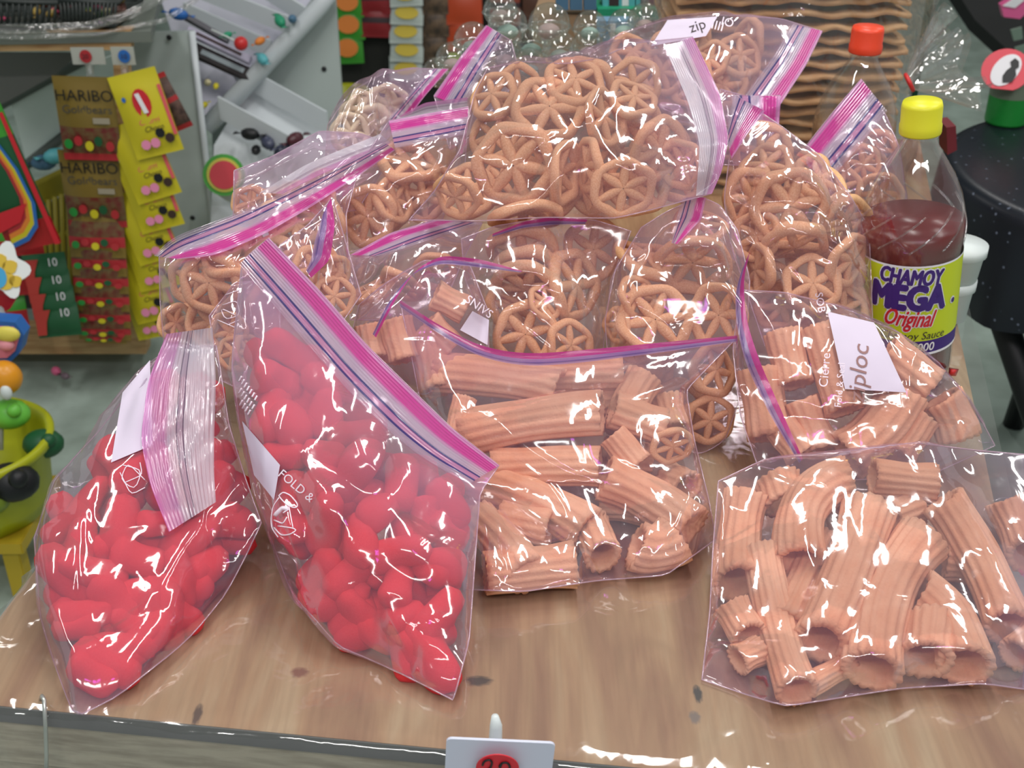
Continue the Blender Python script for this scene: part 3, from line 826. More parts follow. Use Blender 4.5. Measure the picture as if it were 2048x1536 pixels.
# --- front centre bag of tubes
C = Bag('clear bag of ribbed tubes at the table middle, curved magenta zip on top',
        [(800, 600, .97), (880, 655, .945), (960, 698, .93), (1050, 714, .92), (1160, 706, .92), (1300, 692, .935), (1475, 674, .97)],
        [(1475, 674, .97), (1372, 780, .92), (1388, 880, .88), (1418, 1000, .835), (1432, 1078, .80)],
        [(930, 1188, GY(1185)), (1050, 1192, GY(1190)), (1200, 1172, GY(1168)), (1330, 1152, .765), (1432, 1078, .80)],
        [(800, 600, .97), (840, 800, .92), (895, 950, .87), (930, 1188, GY(1185))], bf=.035, bb=.05, seed=21, ncre=26, haze=(.085, .16), zipside='t', vk=.75)
gC = 'ribbed tubes in the middle bag'
SC = 'ribbed tube snack mostly hidden in the middle bag of tubes'
for args in (
    ((921, 868), (1204, 825), 43, 'long ribbed tube lying level across the middle of the middle bag', (10, -8)),
    ((985, 938), (1200, 932), 38, 'short ribbed tube with its open end at right, centre of the middle bag', (0, -3), .012),
    ((935, 962), (1178, 1062), 44, 'long ribbed tube sloping down to the right, middle bag beside the red bag', (10, -8)),
    ((1208, 955), (1418, 1086), 45, 'ribbed tube sloping down right to the lower right edge of the middle bag', (5, -6)),
    ((925, 1050), (1055, 1150), 42, 'darker ribbed tube low at the left of the middle bag', (0, -8)),
    ((955, 1190), (1150, 1128), 40, 'ribbed tube lying on the bottom seam of the middle bag', (0, 0), .015),
    ((1180, 1045), (1206, 1112), 38, 'short ribbed tube with its open end facing forward, low centre of the middle bag', (0, 0), .0, .02, 0),
    ((1400, 1130), (1272, 1092), 46, 'ribbed tube whose dark open end faces left, bottom right of the middle bag', (0, 12), .0, .012, 0),
    ((868, 745), (1120, 778), 40, 'ribbed tube high at the left of the middle bag just under the zip', (0, -6), .008),
    ((1080, 738), (1245, 745), 34, 'ribbed tube right under the middle of the curved magenta zip', (0, 0), .014),
    ((1240, 860), (1290, 755), 40, 'wide ribbed tube with a flared mouth, upper right of the middle bag', (-5, 0), .008, .02, 0),
    ((1225, 818), (1325, 855), 38, 'short ribbed tube at the upper right of the middle bag below the flared one', (0, 0), .004),
    ((930, 795), (912, 868), 24, 'thin upright ribbed tube at the left of the middle bag beside the diagonal zip', (0, 0)),
    ((1225, 870), (1275, 930), 30, 'broken stubby ribbed tube in the centre right of the middle bag', (0, 0), .012),
    ((1375, 975), (1335, 960), 36, 'ribbed tube seen end on at the right of the middle bag', (0, 0), .004, 0, .03),
    ((790, 670), (840, 780), 36, SC, (0, 0), .01), ((1040, 850), (1060, 900), 36, SC, (0, 0), .05), ((1290, 1010), (1200, 1000), 38, SC, (0, 0), .045), ((1100, 1060), (1000, 1040), 38, SC, (0, 0), .045), ((1300, 920), (1210, 910), 36, SC, (0, 0), .045),
    ((1330, 800), (1345, 860), 34, SC, (0, 0), .03), ((1100, 690 + 130), (1240, 800), 36, SC, (0, 0), .045)):
    p0, p1, r, lab, bend = args[:5]; off, d0, d1 = (list(args[5:]) + [0, 0, 0])[:3]
    add_tube(C, p0, p1, r, lab, gC, bend, off, d0, d1, seed=len(col.objects))
add_wheel(C, 1345, 892, 92, (.5, .35), 'small round snack ring between the tubes at the right of the middle bag', gC, .004)
C.strip([(800, 600), (880, 652), (960, 694), (1050, 709), (1160, 701), (1300, 687), (1475, 671)], [(800, 614), (880, 670), (960, 716), (1050, 734), (1160, 726), (1300, 708), (1475, 683)], M_zipn, lift=.002, m=8)
# --- right bag of tubes with paper label
Dg = Bag('clear bag of ribbed tubes with white paper label, before the lime labelled bottle',
         [(1480, 580, 1.0), (1570, 584, 1.005), (1680, 612, 1.0), (1800, 665, .99), (1880, 725, .98)],
         [(1880, 725, .98), (1938, 800, .955), (1988, 892, .93)],
         [(1515, 932, .885), (1650, 962, .875), (1850, 955, .875), (1988, 892, .93)],
         [(1480, 580, 1.0), (1466, 700, .96), (1480, 830, .925), (1515, 932, .885)], bf=.03, bb=.04, seed=33, ncre=26, haze=(.085, .16))
gD = 'ribbed tubes in the right bag with the paper label'
SD = 'ribbed tube snack half hidden in the right bag with the paper label'
for args in (
    ((1638, 655), (1690, 822), 40, 'upright ribbed tube left of the white paper label in the right bag', (0, 0)),
    ((1690, 935), (1808, 785), 50, 'broad ribbed tube slanting below the white paper label in the right bag', (10, 8)),
    ((1888, 795), (1938, 895), 42, 'ribbed tube along the right seam of the bag with the paper label', (4, 0)),
    ((1795, 660), (1868, 772), 42, 'ribbed tube behind the right half of the white paper label', (0, 0)),
    ((1500, 740), (1530, 880), 44, 'ribbed tube left of the zip in the bag with the paper label', (0, 0), .01),
    ((1565, 665), (1590, 770), 38, SD, (0, 0), .012), ((1600, 800), (1640, 900), 40, SD, (0, 0), .02), ((1720, 700), (1780, 760), 40, SD, (0, 0), .03), ((1840, 830), (1790, 910), 44, SD, (0, 0), .012), ((1560, 850), (1600, 920), 38, SD, (0, 0), .012)):
    p0, p1, r, lab, bend = args[:5]; off = args[5] if len(args) > 5 else 0
    add_tube(Dg, p0, p1, r, lab, gD, bend, off, seed=len(col.objects))
Dg.strip([(1500, 503), (1486, 560), (1492, 640), (1518, 720), (1562, 820), (1606, 918)], [(1484, 540), (1470, 580), (1472, 650), (1492, 730), (1540, 830), (1598, 926)], M_zipn, lift=.010, m=8)
Dg.patch([(1655, 623), (1748, 645), (1813, 785), (1690, 778)], M_label, name='paper_label', lift=.0014)
Dg.text('ziploc', 1718, 748, 50, D2R(-85), M_brownink, shear=.2, lift=.002)
Dg.text('Cierre', 1650, 740, 26, D2R(-85)); Dg.text('Fold & Seal', 1680, 770, 20, D2R(-85)); Dg.text('SOB', 1640, 605, 22, D2R(80))
# --- front right bag of tubes
E = Bag('clear zip bag of ribbed tubes lying at the front right corner of the table',
        [(1437, 962, .80), (1530, 918, .83), (1650, 908, .84), (1830, 884, .85), (1950, 900, .845), (2110, 915, .84)],
        [(2110, 915, .84), (2130, 1100, .76), (2115, 1395, GY(1395))],
        [(1403, 1366, GY(1366)), (1490, 1398, GY(1396)), (1570, 1422, GY(1420)), (1800, 1385, GY(1383)), (1965, 1376, GY(1374)), (2115, 1395, GY(1395))],
        [(1437, 962, .80), (1426, 1100, .755), (1420, 1220, .70), (1403, 1366, GY(1366))], bf=.035, bb=.02, seed=44, ncre=30, haze=(.08, .2), zipside='r', hz_lim=.2, vk=.8)
gE = 'ribbed tubes in the front right bag'
SE = 'ribbed tube snack behind the others in the front right bag'
for args in (
    ((1695, 958), (1600, 1122), 48, 'arched ribbed tube bending over at the top left of the front right bag', (-36, -30)),
    ((1490, 985), (1455, 1165), 48, 'ribbed tube upright along the left seam of the front right bag', (-6, 0), .012),
    ((1522, 1098), (1592, 1392), 38, 'longest ribbed tube reaching down to the bottom seam of the front right bag', (-6, 6)),
    ((1738, 1018), (1640, 1285), 56, 'broad ribbed tube in the centre of the front right bag leaning right', (4, 6)),
    ((1850, 1075), (1745, 1352), 54, 'broad ribbed tube just right of the centre one in the front right bag', (-28, -14)),
    ((1838, 1186), (1938, 1345), 50, 'curved ribbed tube with its open end up, lower right of the front right bag', (14, -14), .0),
    ((1885, 1000), (2020, 1255), 47, 'long ribbed tube slanting down right near the right edge of the front right bag', (6, -10)),
    ((1500, 1275), (1455, 1212), 38, 'ribbed tube with its round mouth facing forward, lower left of the front right bag', (0, 0), 0, .012, 0),
    ((1475, 1320), (1520, 1300), 30, 'short ribbed tube lying at the bottom left corner of the front right bag', (0, 0), .01),
    ((1615, 1372), (1702, 1325), 24, 'narrow broken ribbed tube at the bottom of the front right bag', (0, 0)),
    ((1858, 1245), (1850, 1318), 50, 'ribbed tube seen end on as an open ring, bottom of the front right bag', (0, 0), .02, .02, -.02),
    ((1545, 945), (1572, 1010), 44, 'blurred ribbed tube at the top left corner of the front right bag', (0, 0), .015),
    ((1745, 955), (1870, 968), 38, 'ribbed tube lying level under the glossy top of the front right bag', (0, 0), .018),
    ((2010, 1000), (2060, 1110), 44, SE, (0, 0), .012), ((2030, 1310), (2090, 1260), 34, SE, (0, 0), .0), ((1640, 1080), (1560, 1250), 42, SE, (0, 0), .035),
    ((1780, 1030), (1830, 1010), 42, SE, (0, 0), .04), ((1960, 1130), (1890, 1120), 40, SE, (0, 0), .04), ((1700, 1060), (1660, 980), 38, SE, (0, 0), .045)):
    p0, p1, r, lab, bend = args[:5]; off, d0, d1 = (list(args[5:]) + [0, 0, 0])[:3]
    add_tube(E, p0, p1, r, lab, gE, bend, off, d0, d1, seed=len(col.objects), nr=16)
E.strip([(2120, 915), (2130, 1100), (2118, 1395)], [(2046, 912), (2062, 1120), (2044, 1375)], M_zip, lift=.001)

# --- wheel bags
def wheels(where, _u, specs, poly, dia, dist, seed, group, layers=((.014, 1.0), (.04, 1.1)), mat=None, kind='wheel shaped snack'):
    av = []; bag = Bag.last
    for sp in specs:
        px, py, dd, tx, ty, lab = sp[:6]
        add_wheel(bag, px, py, dd, (tx, ty), lab, group, sp[6] if len(sp) > 6 else 0, random.Random(seed + int(px)), mat); av.append((px, py, dd))
    fill_wheels(bag, poly, dia, dist, '%s among others %s' % (kind, where), group, seed, av, layers, mat)
Fb = Bag('clear zip bag of wheel snacks lying on top of the pile, zip at its right',
         [(975, 135, 1.20), (1050, 122, 1.22), (1130, 128, 1.22), (1200, 118, 1.22), (1270, 88, 1.21), (1385, 74, 1.19)],
         [(1385, 74, 1.19), (1440, 190, 1.14), (1457, 280, 1.10), (1442, 345, 1.075), (1422, 388, 1.06)],
         [(818, 441, 1.05), (960, 442, 1.04), (1090, 434, 1.04), (1230, 436, 1.03), (1300, 420, 1.035), (1422, 388, 1.06)],
         [(975, 135, 1.20), (948, 190, 1.17), (920, 300, 1.12), (868, 385, 1.075), (818, 441, 1.05)], bf=.05, bb=.05, seed=52, ncre=34, haze=(.07, .3), zipside='r', hz_lim=.32)
wheels('in the bag on top of the pile', 0, [
    (1028, 330, 172, .15, -.15, 'big wheel snack with six spokes at the left of the topmost bag'),
    (1098, 216, 150, -.5, .1, 'wheel snack tilted back in the upper middle of the topmost bag'),
    (1246, 376, 134, .15, .1, 'wheel snack at the bottom middle edge of the topmost bag', -.004),
    (1150, 160, 125, -.7, .2, 'wheel snack seen through the top seam of the topmost bag'),
    (1120, 345, 130, .1, 1.15, 'wheel snack on edge just right of the big one in the topmost bag'),
    (1205, 235, 120, -.3, .9, 'wheel snack standing on edge in the centre of the topmost bag'),
    (1268, 195, 100, -.8, .3, 'small wheel snack high at the right of the topmost bag'),
    (1318, 300, 135, .3, .5, 'wheel snack at the middle right of the topmost bag'),
    (1365, 330, 105, .2, -.6, 'wheel snack beside the zip of the topmost bag'),
    (985, 190, 110, -.6, -.5, 'wheel snack at the upper left corner of the topmost bag'),
    (912, 392, 105, .6, -.5, 'wheel snack in the lower left corner of the topmost bag'),
    (1175, 330, 115, .2, -1.2, 'wheel snack on edge left of the bottom middle one in the topmost bag'),
    (1050, 420, 150, 1.25, .1, 'wheel snack lying flat along the bottom seam of the topmost bag')],
    [(985, 170), (1130, 145), (1260, 140), (1330, 200), (1390, 300), (1390, 370), (1240, 420), (1080, 420), (900, 425), (880, 400), (935, 320), (950, 220)], 130, 78, 61, 'wheels in the topmost bag', ((.016, 1.0), (.045, 1.0)))
Fb.strip([(1386, 74), (1440, 190), (1457, 280), (1443, 345), (1424, 387)], [(1328, 92), (1375, 200), (1400, 290), (1395, 350), (1392, 392)], M_zipc, lift=.003, label='pale zip strip with dark double line and pink lip')
Gb_ = Bag('clear zip bag of wheel snacks with white label behind the topmost bag, pointing right',
          [(1180, 105, 1.33), (1240, 68, 1.36), (1335, 38, 1.38), (1440, 30, 1.39), (1560, 36, 1.39), (1645, 62, 1.38)],
          [(1645, 62, 1.38), (1612, 130, 1.345), (1560, 210, 1.30), (1540, 232, 1.28)],
          [(1185, 150, 1.31), (1300, 235, 1.27), (1440, 255, 1.26), (1540, 232, 1.28)],
          [(1180, 105, 1.33), (1185, 150, 1.31)], bf=.03, bb=.04, seed=63, ncre=18, haze=(.08, .36), zipside='r', hz_lim=.45)
wheels('in the labelled bag behind the topmost bag', 0, [(1480, 112, 95, -.5, .3, 'wheel snack right of the white label in the bag behind the topmost bag'), (1420, 120, 90, -.5, -.3, 'wheel snack just under the white label behind the topmost bag'),
    (1265, 105, 95, -.8, .2, 'wheel snack at the left end of the bag behind the topmost bag')],
    [(1220, 105), (1330, 70), (1500, 75), (1540, 130), (1500, 190), (1400, 180), (1250, 140)], 95, 56, 71, 'wheels in the labelled bag')
Gb_.strip([(1645, 62), (1612, 130), (1560, 210), (1540, 232)], [(1585, 48), (1545, 115), (1490, 190), (1470, 220)], M_zip, lift=.002)
Gb_.patch([(1335, 40), (1435, 33), (1412, 72), (1302, 92)], M_label, lift=.0015)
Gb_.text('zip', 1395, 52, 30, D2R(-18), M_darkink, lift=.002); Gb_.text('IIII', 1435, 52, 26, D2R(15)); Gb_.text('IO', 1455, 45, 24, D2R(15))
U = Bag('clear zip bag lying under the labelled bag, its pink zip end sticking out right',
        [(1440, 178, 1.24), (1500, 195, 1.235), (1560, 192, 1.24)], [(1560, 192, 1.24), (1558, 250, 1.215)], [(1425, 330, 1.17), (1500, 330, 1.17), (1558, 250, 1.215)], [(1440, 178, 1.24), (1425, 330, 1.17)], bf=.012, bb=.02, seed=64, ncre=6, haze=(.2, .3))
U.strip([(1562, 192), (1558, 250)], [(1462, 190), (1470, 235)], M_zip, lift=.001)
Hb = Bag('clear zip bag of wheel snacks at the right, between the topmost bag and the bottle',
         [(1472, 190, 1.17), (1505, 215, 1.17), (1560, 250, 1.165), (1640, 310, 1.15), (1700, 390, 1.12), (1738, 455, 1.09)],
         [(1738, 455, 1.09), (1742, 560, 1.06), (1748, 690, 1.03)],
         [(1530, 690, 1.02), (1640, 700, 1.02), (1748, 690, 1.03)],
         [(1472, 190, 1.17), (1462, 290, 1.14), (1448, 400, 1.11), (1462, 490, 1.08), (1530, 690, 1.02)], bf=.035, bb=.045, seed=73, ncre=26, haze=(.075, .2), zipside='t', hz_lim=.2)
wheels('in the right wheel bag by the bottle', 0, [
    (1580, 412, 158, .15, .1, 'big wheel snack facing forward in the right wheel bag by the bottle'),
    (1625, 568, 125, -.3, .2, 'wheel snack low in the right wheel bag above the tube bag'),
    (1700, 520, 120, .3, 1.0, 'wheel snack on edge beside the bottle label'),
    (1530, 330, 120, -.7, -.4, 'wheel snack in the narrow top of the right wheel bag'),
    (1640, 360, 130, -.9, .4, 'wheel snack lying back under the sloping edge of the right wheel bag'),
    (1515, 540, 120, .1, -1.1, 'wheel snack on edge at the left of the right wheel bag'),
    (1590, 490, 150, 1.15, .2, 'wheel snack lying flat below the big one in the right wheel bag'),
    (1690, 440, 110, .7, .6, 'wheel snack near the right seam of the right wheel bag')],
    [(1500, 280), (1570, 285), (1650, 345), (1720, 470), (1735, 620), (1640, 650), (1540, 640), (1480, 500), (1465, 400)], 125, 76, 81, 'wheels in the right wheel bag')
Hb.strip([(1530, 222), (1495, 268), (1463, 318)], [(1468, 190), (1460, 225), (1452, 268)], M_zip, lift=.004)
Ib = Bag('clear zip bag of wheel snacks standing behind the bottle, pink zip slanting to a peak',
         [(1612, 292, 1.24), (1665, 225, 1.26), (1722, 158, 1.285)], [(1722, 158, 1.285), (1772, 230, 1.27), (1800, 300, 1.26), (1815, 420, 1.22), (1800, 560, 1.18)],
         [(1690, 560, 1.17), (1800, 560, 1.18)], [(1612, 292, 1.24), (1650, 420, 1.20), (1690, 560, 1.17)], bf=.03, bb=.03, seed=83, ncre=14, haze=(.08, .36), zipside='t', hz_lim=.5)
wheels('in the bag behind the bottle', 0, [(1725, 330, 85, .2, .3, 'wheel snack seen between the right wheel bag and the bottle shoulder')], [(1690, 290), (1770, 290), (1790, 400), (1790, 500), (1700, 480), (1670, 380)], 92, 52, 91, 'wheels in the bag behind the bottle', ((.004, 1.0),))
Ib.strip([(1722, 158), (1665, 228), (1612, 294)], [(1775, 222), (1720, 290), (1668, 352)], M_zip, lift=.002)
Jb = Bag('clear zip bag of wheel snacks in the shade right under the topmost bag',
         [(922, 478, 1.03), (990, 452, 1.05), (1100, 434, 1.06), (1190, 440, 1.06), (1262, 462, 1.05)], [(1262, 462, 1.05), (1222, 560, 1.03), (1206, 700, 1.0), (1200, 820, .975)],
         [(985, 820, .965), (1100, 830, .965), (1200, 820, .975)], [(922, 478, 1.03), (930, 560, 1.02), (968, 640, 1.0), (985, 820, .965)], bf=.035, bb=.04, seed=93, ncre=22, haze=(.07, .16), zipside='t', hz_lim=.3)
wheels('in the shaded bag under the topmost bag', 0, [
    (1050, 668, 140, .1, .1, 'wheel snack facing forward low in the shaded middle bag'),
    (1045, 505, 150, 1.0, -.15, 'uppermost of the stacked flat wheels in the shaded middle bag'),
    (1050, 540, 150, 1.05, -.1, 'second stacked flat wheel in the shaded middle bag', .004),
    (1052, 575, 150, 1.05, -.1, 'third stacked flat wheel in the shaded middle bag', .008),
    (1150, 570, 150, -.2, .9, 'wheel snack on edge at the right of the shaded middle bag'),
    (1140, 690, 110, .1, .5, 'wheel snack at the lower right of the shaded middle bag'),
    (1090, 605, 80, -.4, .6, 'small wheel snack in the centre of the shaded middle bag')],
    [(970, 480), (1100, 460), (1210, 480), (1195, 690), (1000, 710), (960, 600)], 130, 80, 95, 'wheels in the shaded middle bag', ((.03, 1.0),))
Jb.strip([(985, 468), (1045, 444), (1105, 433), (1175, 440)], [(985, 474), (1045, 456), (1105, 450), (1170, 448)], M_zipn, lift=.003, m=6)
Kb = Bag('clear bag of wheel snacks below the right end of the topmost bag, short zip showing',
         [(1282, 455, 1.05), (1330, 425, 1.065), (1400, 392, 1.08), (1440, 410, 1.07), (1475, 460, 1.055)], [(1475, 460, 1.055), (1500, 560, 1.03), (1492, 660, 1.01), (1478, 800, .975), (1450, 880, .955), (1400, 912, GY(912))],
         [(1222, 800, .965), (1300, 860, .95), (1400, 912, GY(912))], [(1282, 455, 1.05), (1230, 540, 1.03), (1210, 640, 1.005), (1222, 800, .965)], bf=.035, bb=.035, seed=97, ncre=22, haze=(.07, .22), zipside='t', hz_lim=.3)
wheels('in the right middle bag', 0, [
    (1310, 640, 152, -.15, .1, 'wheel snack facing forward just above the magenta zip'),
    (1385, 520, 155, .75, .1, 'wheel snack lying tilted near the top of the right middle bag'),
    (1275, 595, 100, -.2, .8, 'wheel snack on edge at the left of the right middle bag'),
    (1290, 510, 130, -1.1, .3, 'wheel snack lying flat at the upper left of the right middle bag'),
    (1440, 630, 130, .1, -.4, 'wheel snack beside the right zip in the right middle bag'),
    (1420, 840, 105, .2, .3, 'wheel snack low behind the right side of the tube bag'),
    (1430, 740, 110, -.2, .7, 'wheel snack on edge right of the middle tube bag'),
    (1400, 450, 110, -.9, 0, 'wheel snack behind the short zip of the right middle bag'),
    (1235, 650, 80, 0, -.9, 'wheel snack on edge at the left seam of the right middle bag')],
    [(1290, 480), (1400, 420), (1470, 480), (1490, 600), (1460, 850), (1400, 890), (1240, 760), (1225, 620)], 128, 78, 99, 'wheels in the right middle bag', ((.03, 1.0),))
Kb.strip([(1412, 395), (1402, 440), (1355, 488)], [(1365, 395), (1352, 440), (1342, 486)], M_zip, lift=.003)
Lb = Bag('clear zip bag of wheel snacks left of the topmost bag, level pink zip on top',
         [(778, 242, 1.20), (850, 228, 1.21), (937, 215, 1.22)], [(937, 215, 1.22), (930, 330, 1.17), (880, 450, 1.10)],
         [(695, 505, 1.08), (780, 480, 1.09), (880, 450, 1.10)], [(778, 242, 1.20), (740, 300, 1.17), (700, 355, 1.15), (690, 430, 1.12), (695, 505, 1.08)], bf=.03, bb=.04, seed=103, ncre=24, haze=(.08, .3), zipside='t', hz_lim=.45)
wheels('in the bag left of the topmost bag', 0, [(735, 432, 130, .2, -.3, 'wheel snack low in the bag left of the topmost bag'), (790, 400, 100, -.3, .7, 'wheel snack on edge in the bag left of the topmost bag'),
    (820, 325, 130, -1.0, .2, 'wheel snack lying flat under the level pink zip')], [(720, 360), (780, 320), (900, 320), (880, 420), (720, 490), (705, 430)], 115, 66, 105, 'wheels left of the topmost bag')
Lb.strip([(778, 242), (850, 228), (937, 213)], [(790, 296), (860, 283), (932, 268)], M_zip, lift=.002)
Lb.strip([(800, 232), (850, 205), (935, 195)], [(800, 240), (850, 229), (935, 215)], M_zipc, name='rear_lip', lift=.0005)
Mb = Bag('clear bag of pale snacks at the back left of the pile, slanting zip',
         [(655, 252, 1.30), (700, 185, 1.34), (765, 148, 1.36), (830, 136, 1.37), (897, 138, 1.37)], [(897, 138, 1.37), (850, 190, 1.34), (800, 258, 1.30)],
         [(650, 330, 1.25), (720, 320, 1.26), (800, 258, 1.30)], [(655, 252, 1.30), (650, 330, 1.25)], bf=.03, bb=.03, seed=113, ncre=26, haze=(.09, .38), zipside='r', hz_lim=.6)
wheels('in the back left bag', 0, [], [(680, 230), (740, 190), (790, 200), (780, 260), (690, 290)], 85, 42, 115, 'pale snacks in the back left bag', ((.004, 1.0), (.02, 1.0)), M_pale, 'pale yellow curled snack')
Mb.strip([(897, 138), (850, 192), (800, 258)], [(862, 138), (812, 195), (755, 262)], M_zip, lift=.002)
Nb = Bag('empty top of a clear bag standing up behind the topmost bag, tall slanting zip',
         [(868, 192, 1.27), (920, 115, 1.30), (975, 52, 1.33)], [(975, 52, 1.33), (1022, 82, 1.33), (1040, 150, 1.30)], [(900, 300, 1.21), (960, 260, 1.23), (1040, 150, 1.30)], [(868, 192, 1.27), (900, 300, 1.21)], bf=.012, bb=.02, seed=123, ncre=6, haze=(.12, .3), zipside='t')
Nb.strip([(868, 192), (920, 115), (972, 50)], [(925, 215), (962, 150), (1008, 72)], M_zip, lift=.002)
Ob = Bag('clear zip bag of wheel snacks at the back left, white glossy flap folded down',
         [(468, 340, 1.14), (540, 315, 1.16), (640, 262, 1.19), (720, 266, 1.19), (790, 292, 1.18)], [(790, 292, 1.18), (760, 350, 1.16), (715, 420, 1.12)],
         [(466, 450, 1.09), (600, 440, 1.09), (715, 420, 1.12)], [(468, 340, 1.14), (466, 450, 1.09)], bf=.02, bb=.04, seed=133, ncre=30, haze=(.14, .3), zipside='t', hz_lim=.9)
wheels('in the back left bag with the glossy flap', 0, [(498, 405, 70, .2, .2, 'wheel snack at the left end of the back left bag')], [(480, 390), (560, 380), (680, 360), (690, 410), (490, 430)], 85, 46, 135, 'wheels in the bag with the glossy flap')
Ob.strip([(565, 388), (650, 345), (720, 318), (790, 292)], [(520, 385), (610, 330), (680, 300), (760, 268)], M_zipc, lift=.004)
Pb = Bag('clear bag of wheel snacks at the left table edge, long blue and pink zip',
         [(318, 505, 1.0), (450, 440, 1.04), (600, 385, 1.08), (715, 345, 1.11)], [(715, 345, 1.11), (692, 430, 1.07), (700, 560, 1.02)],
         [(328, 690, .985), (450, 705, .97), (600, 660, .985), (700, 560, 1.02)], [(318, 505, 1.0), (320, 600, .99), (328, 690, .985)], bf=.03, bb=.035, seed=143, ncre=22, haze=(.08, .3), zipside='t', hz_lim=.3)
wheels('in the bag at the left table edge', 0, [(420, 565, 128, .1, -.3, 'big wheel snack facing forward in the bag at the left table edge'), (350, 645, 80, .3, .5, 'wheel snack at the lower left corner of the bag at the left table edge'),
    (460, 520, 130, -1.0, .2, 'wheel snack lying flat under the long blue and pink zip'), (590, 450, 110, -.7, .3, 'wheel snack below the right part of the long blue and pink zip')],
    [(345, 560), (450, 510), (600, 430), (680, 410), (680, 540), (560, 640), (400, 670), (340, 650)], 120, 72, 145, 'wheels in the bag at the left table edge')
Pb.strip([(355, 518), (430, 512), (530, 468), (625, 412), (720, 350), (790, 300)], [(308, 512), (340, 475), (470, 428), (600, 368), (690, 325), (770, 285)], M_zip, lift=.006, label='long folded zip strip, pink below and pale blue above')
Qb = Bag('clear zip bag between the diagonal zip and the pile, small upright pink zip',
         [(560, 490, .985), (615, 450, 1.0), (665, 396, 1.02)], [(665, 396, 1.02), (690, 480, .995), (722, 590, .965)], [(590, 660, .94), (660, 680, .94), (722, 590, .965)], [(560, 490, .985), (590, 660, .94)], bf=.015, bb=.03, seed=153, ncre=16, haze=(.10, .2))
wheels('behind the diagonal pink zip', 0, [], [(620, 540), (700, 540), (710, 600), (660, 640), (610, 600)], 100, 58, 155, 'wheels behind the diagonal zip', ((.006, 1.0),))
Qb.strip([(662, 395), (670, 450), (660, 520), (622, 556)], [(645, 430), (630, 480), (622, 520), (612, 540)], M_zipn, lift=.006)
Rb = Bag('clear bag with printed leaf sketch between the two red bags',
         [(418, 632, .96), (470, 565, .985), (560, 560, .985)], [(560, 560, .985), (560, 760, .92)], [(440, 760, .92), (500, 790, .91), (560, 760, .92)], [(418, 632, .96), (440, 760, .92)], bf=.015, bb=.02, seed=163, ncre=10, haze=(.14, .2))
Rb.scribble([[(445, 610), (475, 600), (480, 630), (450, 640), (440, 615), (470, 630)], [(435, 640), (470, 655)], [(450, 590), (478, 580)], [(455, 650), (478, 640)]], wpx=2)
wheels('between the two red bags', 0, [], [(440, 670), (480, 650), (500, 720), (450, 730)], 80, 45, 165, 'wheels between the red bags', ((.004, 1.0),))
Sb = Bag('clear bag whose flat zip end lies under the left corner of the topmost bag',
         [(698, 512, 1.055), (780, 468, 1.075), (872, 440, 1.09), (965, 446, 1.085)], [(965, 446, 1.085), (930, 510, 1.05), (900, 580, 1.02)], [(700, 640, .99), (800, 640, .99), (900, 580, 1.02)], [(698, 512, 1.055), (700, 640, .99)], bf=.018, bb=.03, seed=173, ncre=14, haze=(.10, .34), zipside='t', hz_lim=.5)
wheels('in the low bag behind the curved zip', 0, [], [(720, 560), (880, 520), (880, 580), (720, 630)], 100, 56, 175, 'wheels in the low bag', ((.008, 1.0),))
Sb.strip([(700, 510), (780, 466), (872, 440)], [(760, 512), (860, 480), (965, 446)], M_zip, lift=.002)
Tb = Bag('clear zip bag of ribbed tubes behind the middle tube bag, arched pink zip',
         [(718, 610, .99), (780, 560, 1.005), (850, 520, 1.015), (940, 530, 1.01)], [(940, 530, 1.01), (975, 620, .985), (978, 720, .955)], [(720, 760, .935), (850, 790, .925), (978, 720, .955)], [(718, 610, .99), (700, 680, .965), (720, 760, .935)], bf=.03, bb=.02, seed=183, ncre=18, haze=(.12, .2))
gT = 'ribbed tubes in the bag behind'
for (p0, p1, r, lab) in (((790, 640), (812, 720), 34, 'ribbed tube left of the printed patch in the bag behind the middle tube bag'), ((870, 590), (930, 620), 30, 'ribbed tube under the white lettering in the bag behind the middle tube bag'), ((850, 650), (900, 700), 34, 'ribbed tube low in the bag behind the middle tube bag'), ((740, 650), (755, 720), 30, 'ribbed tube at the left seam of the bag behind the middle tube bag')):
    add_tube(Tb, p0, p1, r, lab, gT, (0, 0), .004, seed=len(col.objects))
Tb.strip([(752, 675), (790, 600), (832, 538), (880, 510), (960, 518), (1045, 542)], [(745, 668), (778, 600), (822, 548), (878, 526), (950, 534), (1040, 545)], M_zipn, lift=.012, m=6)
Tb.patch([(945, 622), (978, 640), (975, 690), (920, 660)], M_label, lift=.002)
Tb.text('SNIVS', 958, 614, 24, D2R(35))

for b_ in Bag.all: b_.wrap()

# ---------------------------------------------------------------- sauce bottles
def wrap_text(txt, size, c, R, z, ang, mat, parent, shear=0, rot=0, off=.0006, sx=1.0, heavy=0.0):
    """lettering bent round a bottle; heavy thickens every stroke by that much"""
    v, f = text_geo(txt, size, shear=shear); V = []; Fc = []
    sh = [(0, 0)] + ([(heavy * math.cos(k * math.pi / 4), heavy * math.sin(k * math.pi / 4)) for k in range(8)] if heavy else [])
    for q, (ox, oy) in enumerate(sh):
        b = len(V)
        for p in v:
            x, y = p.x * sx + ox, p.y + oy; x, y = x * math.cos(rot) - y * math.sin(rot), x * math.sin(rot) + y * math.cos(rot)
            a = ang + x / R; rr = R + off + q * .000012; V.append(Vector((c[0] + rr * math.sin(a), c[1] - rr * math.cos(a), z + y)))
        Fc += [[b + i for i in t] for t in f]
    return mk('lettering', V, Fc, mat, parent, smooth=False)
M_chamoy = pm('chamoy_sauce', (112, 22, 22), .25)
M_lime = pm('lime_label', (200, 216, 34), .45)
M_purple = pm('purple_ink', (64, 34, 120), .5)
M_redink = pm('red_ink', (206, 34, 48), .5)
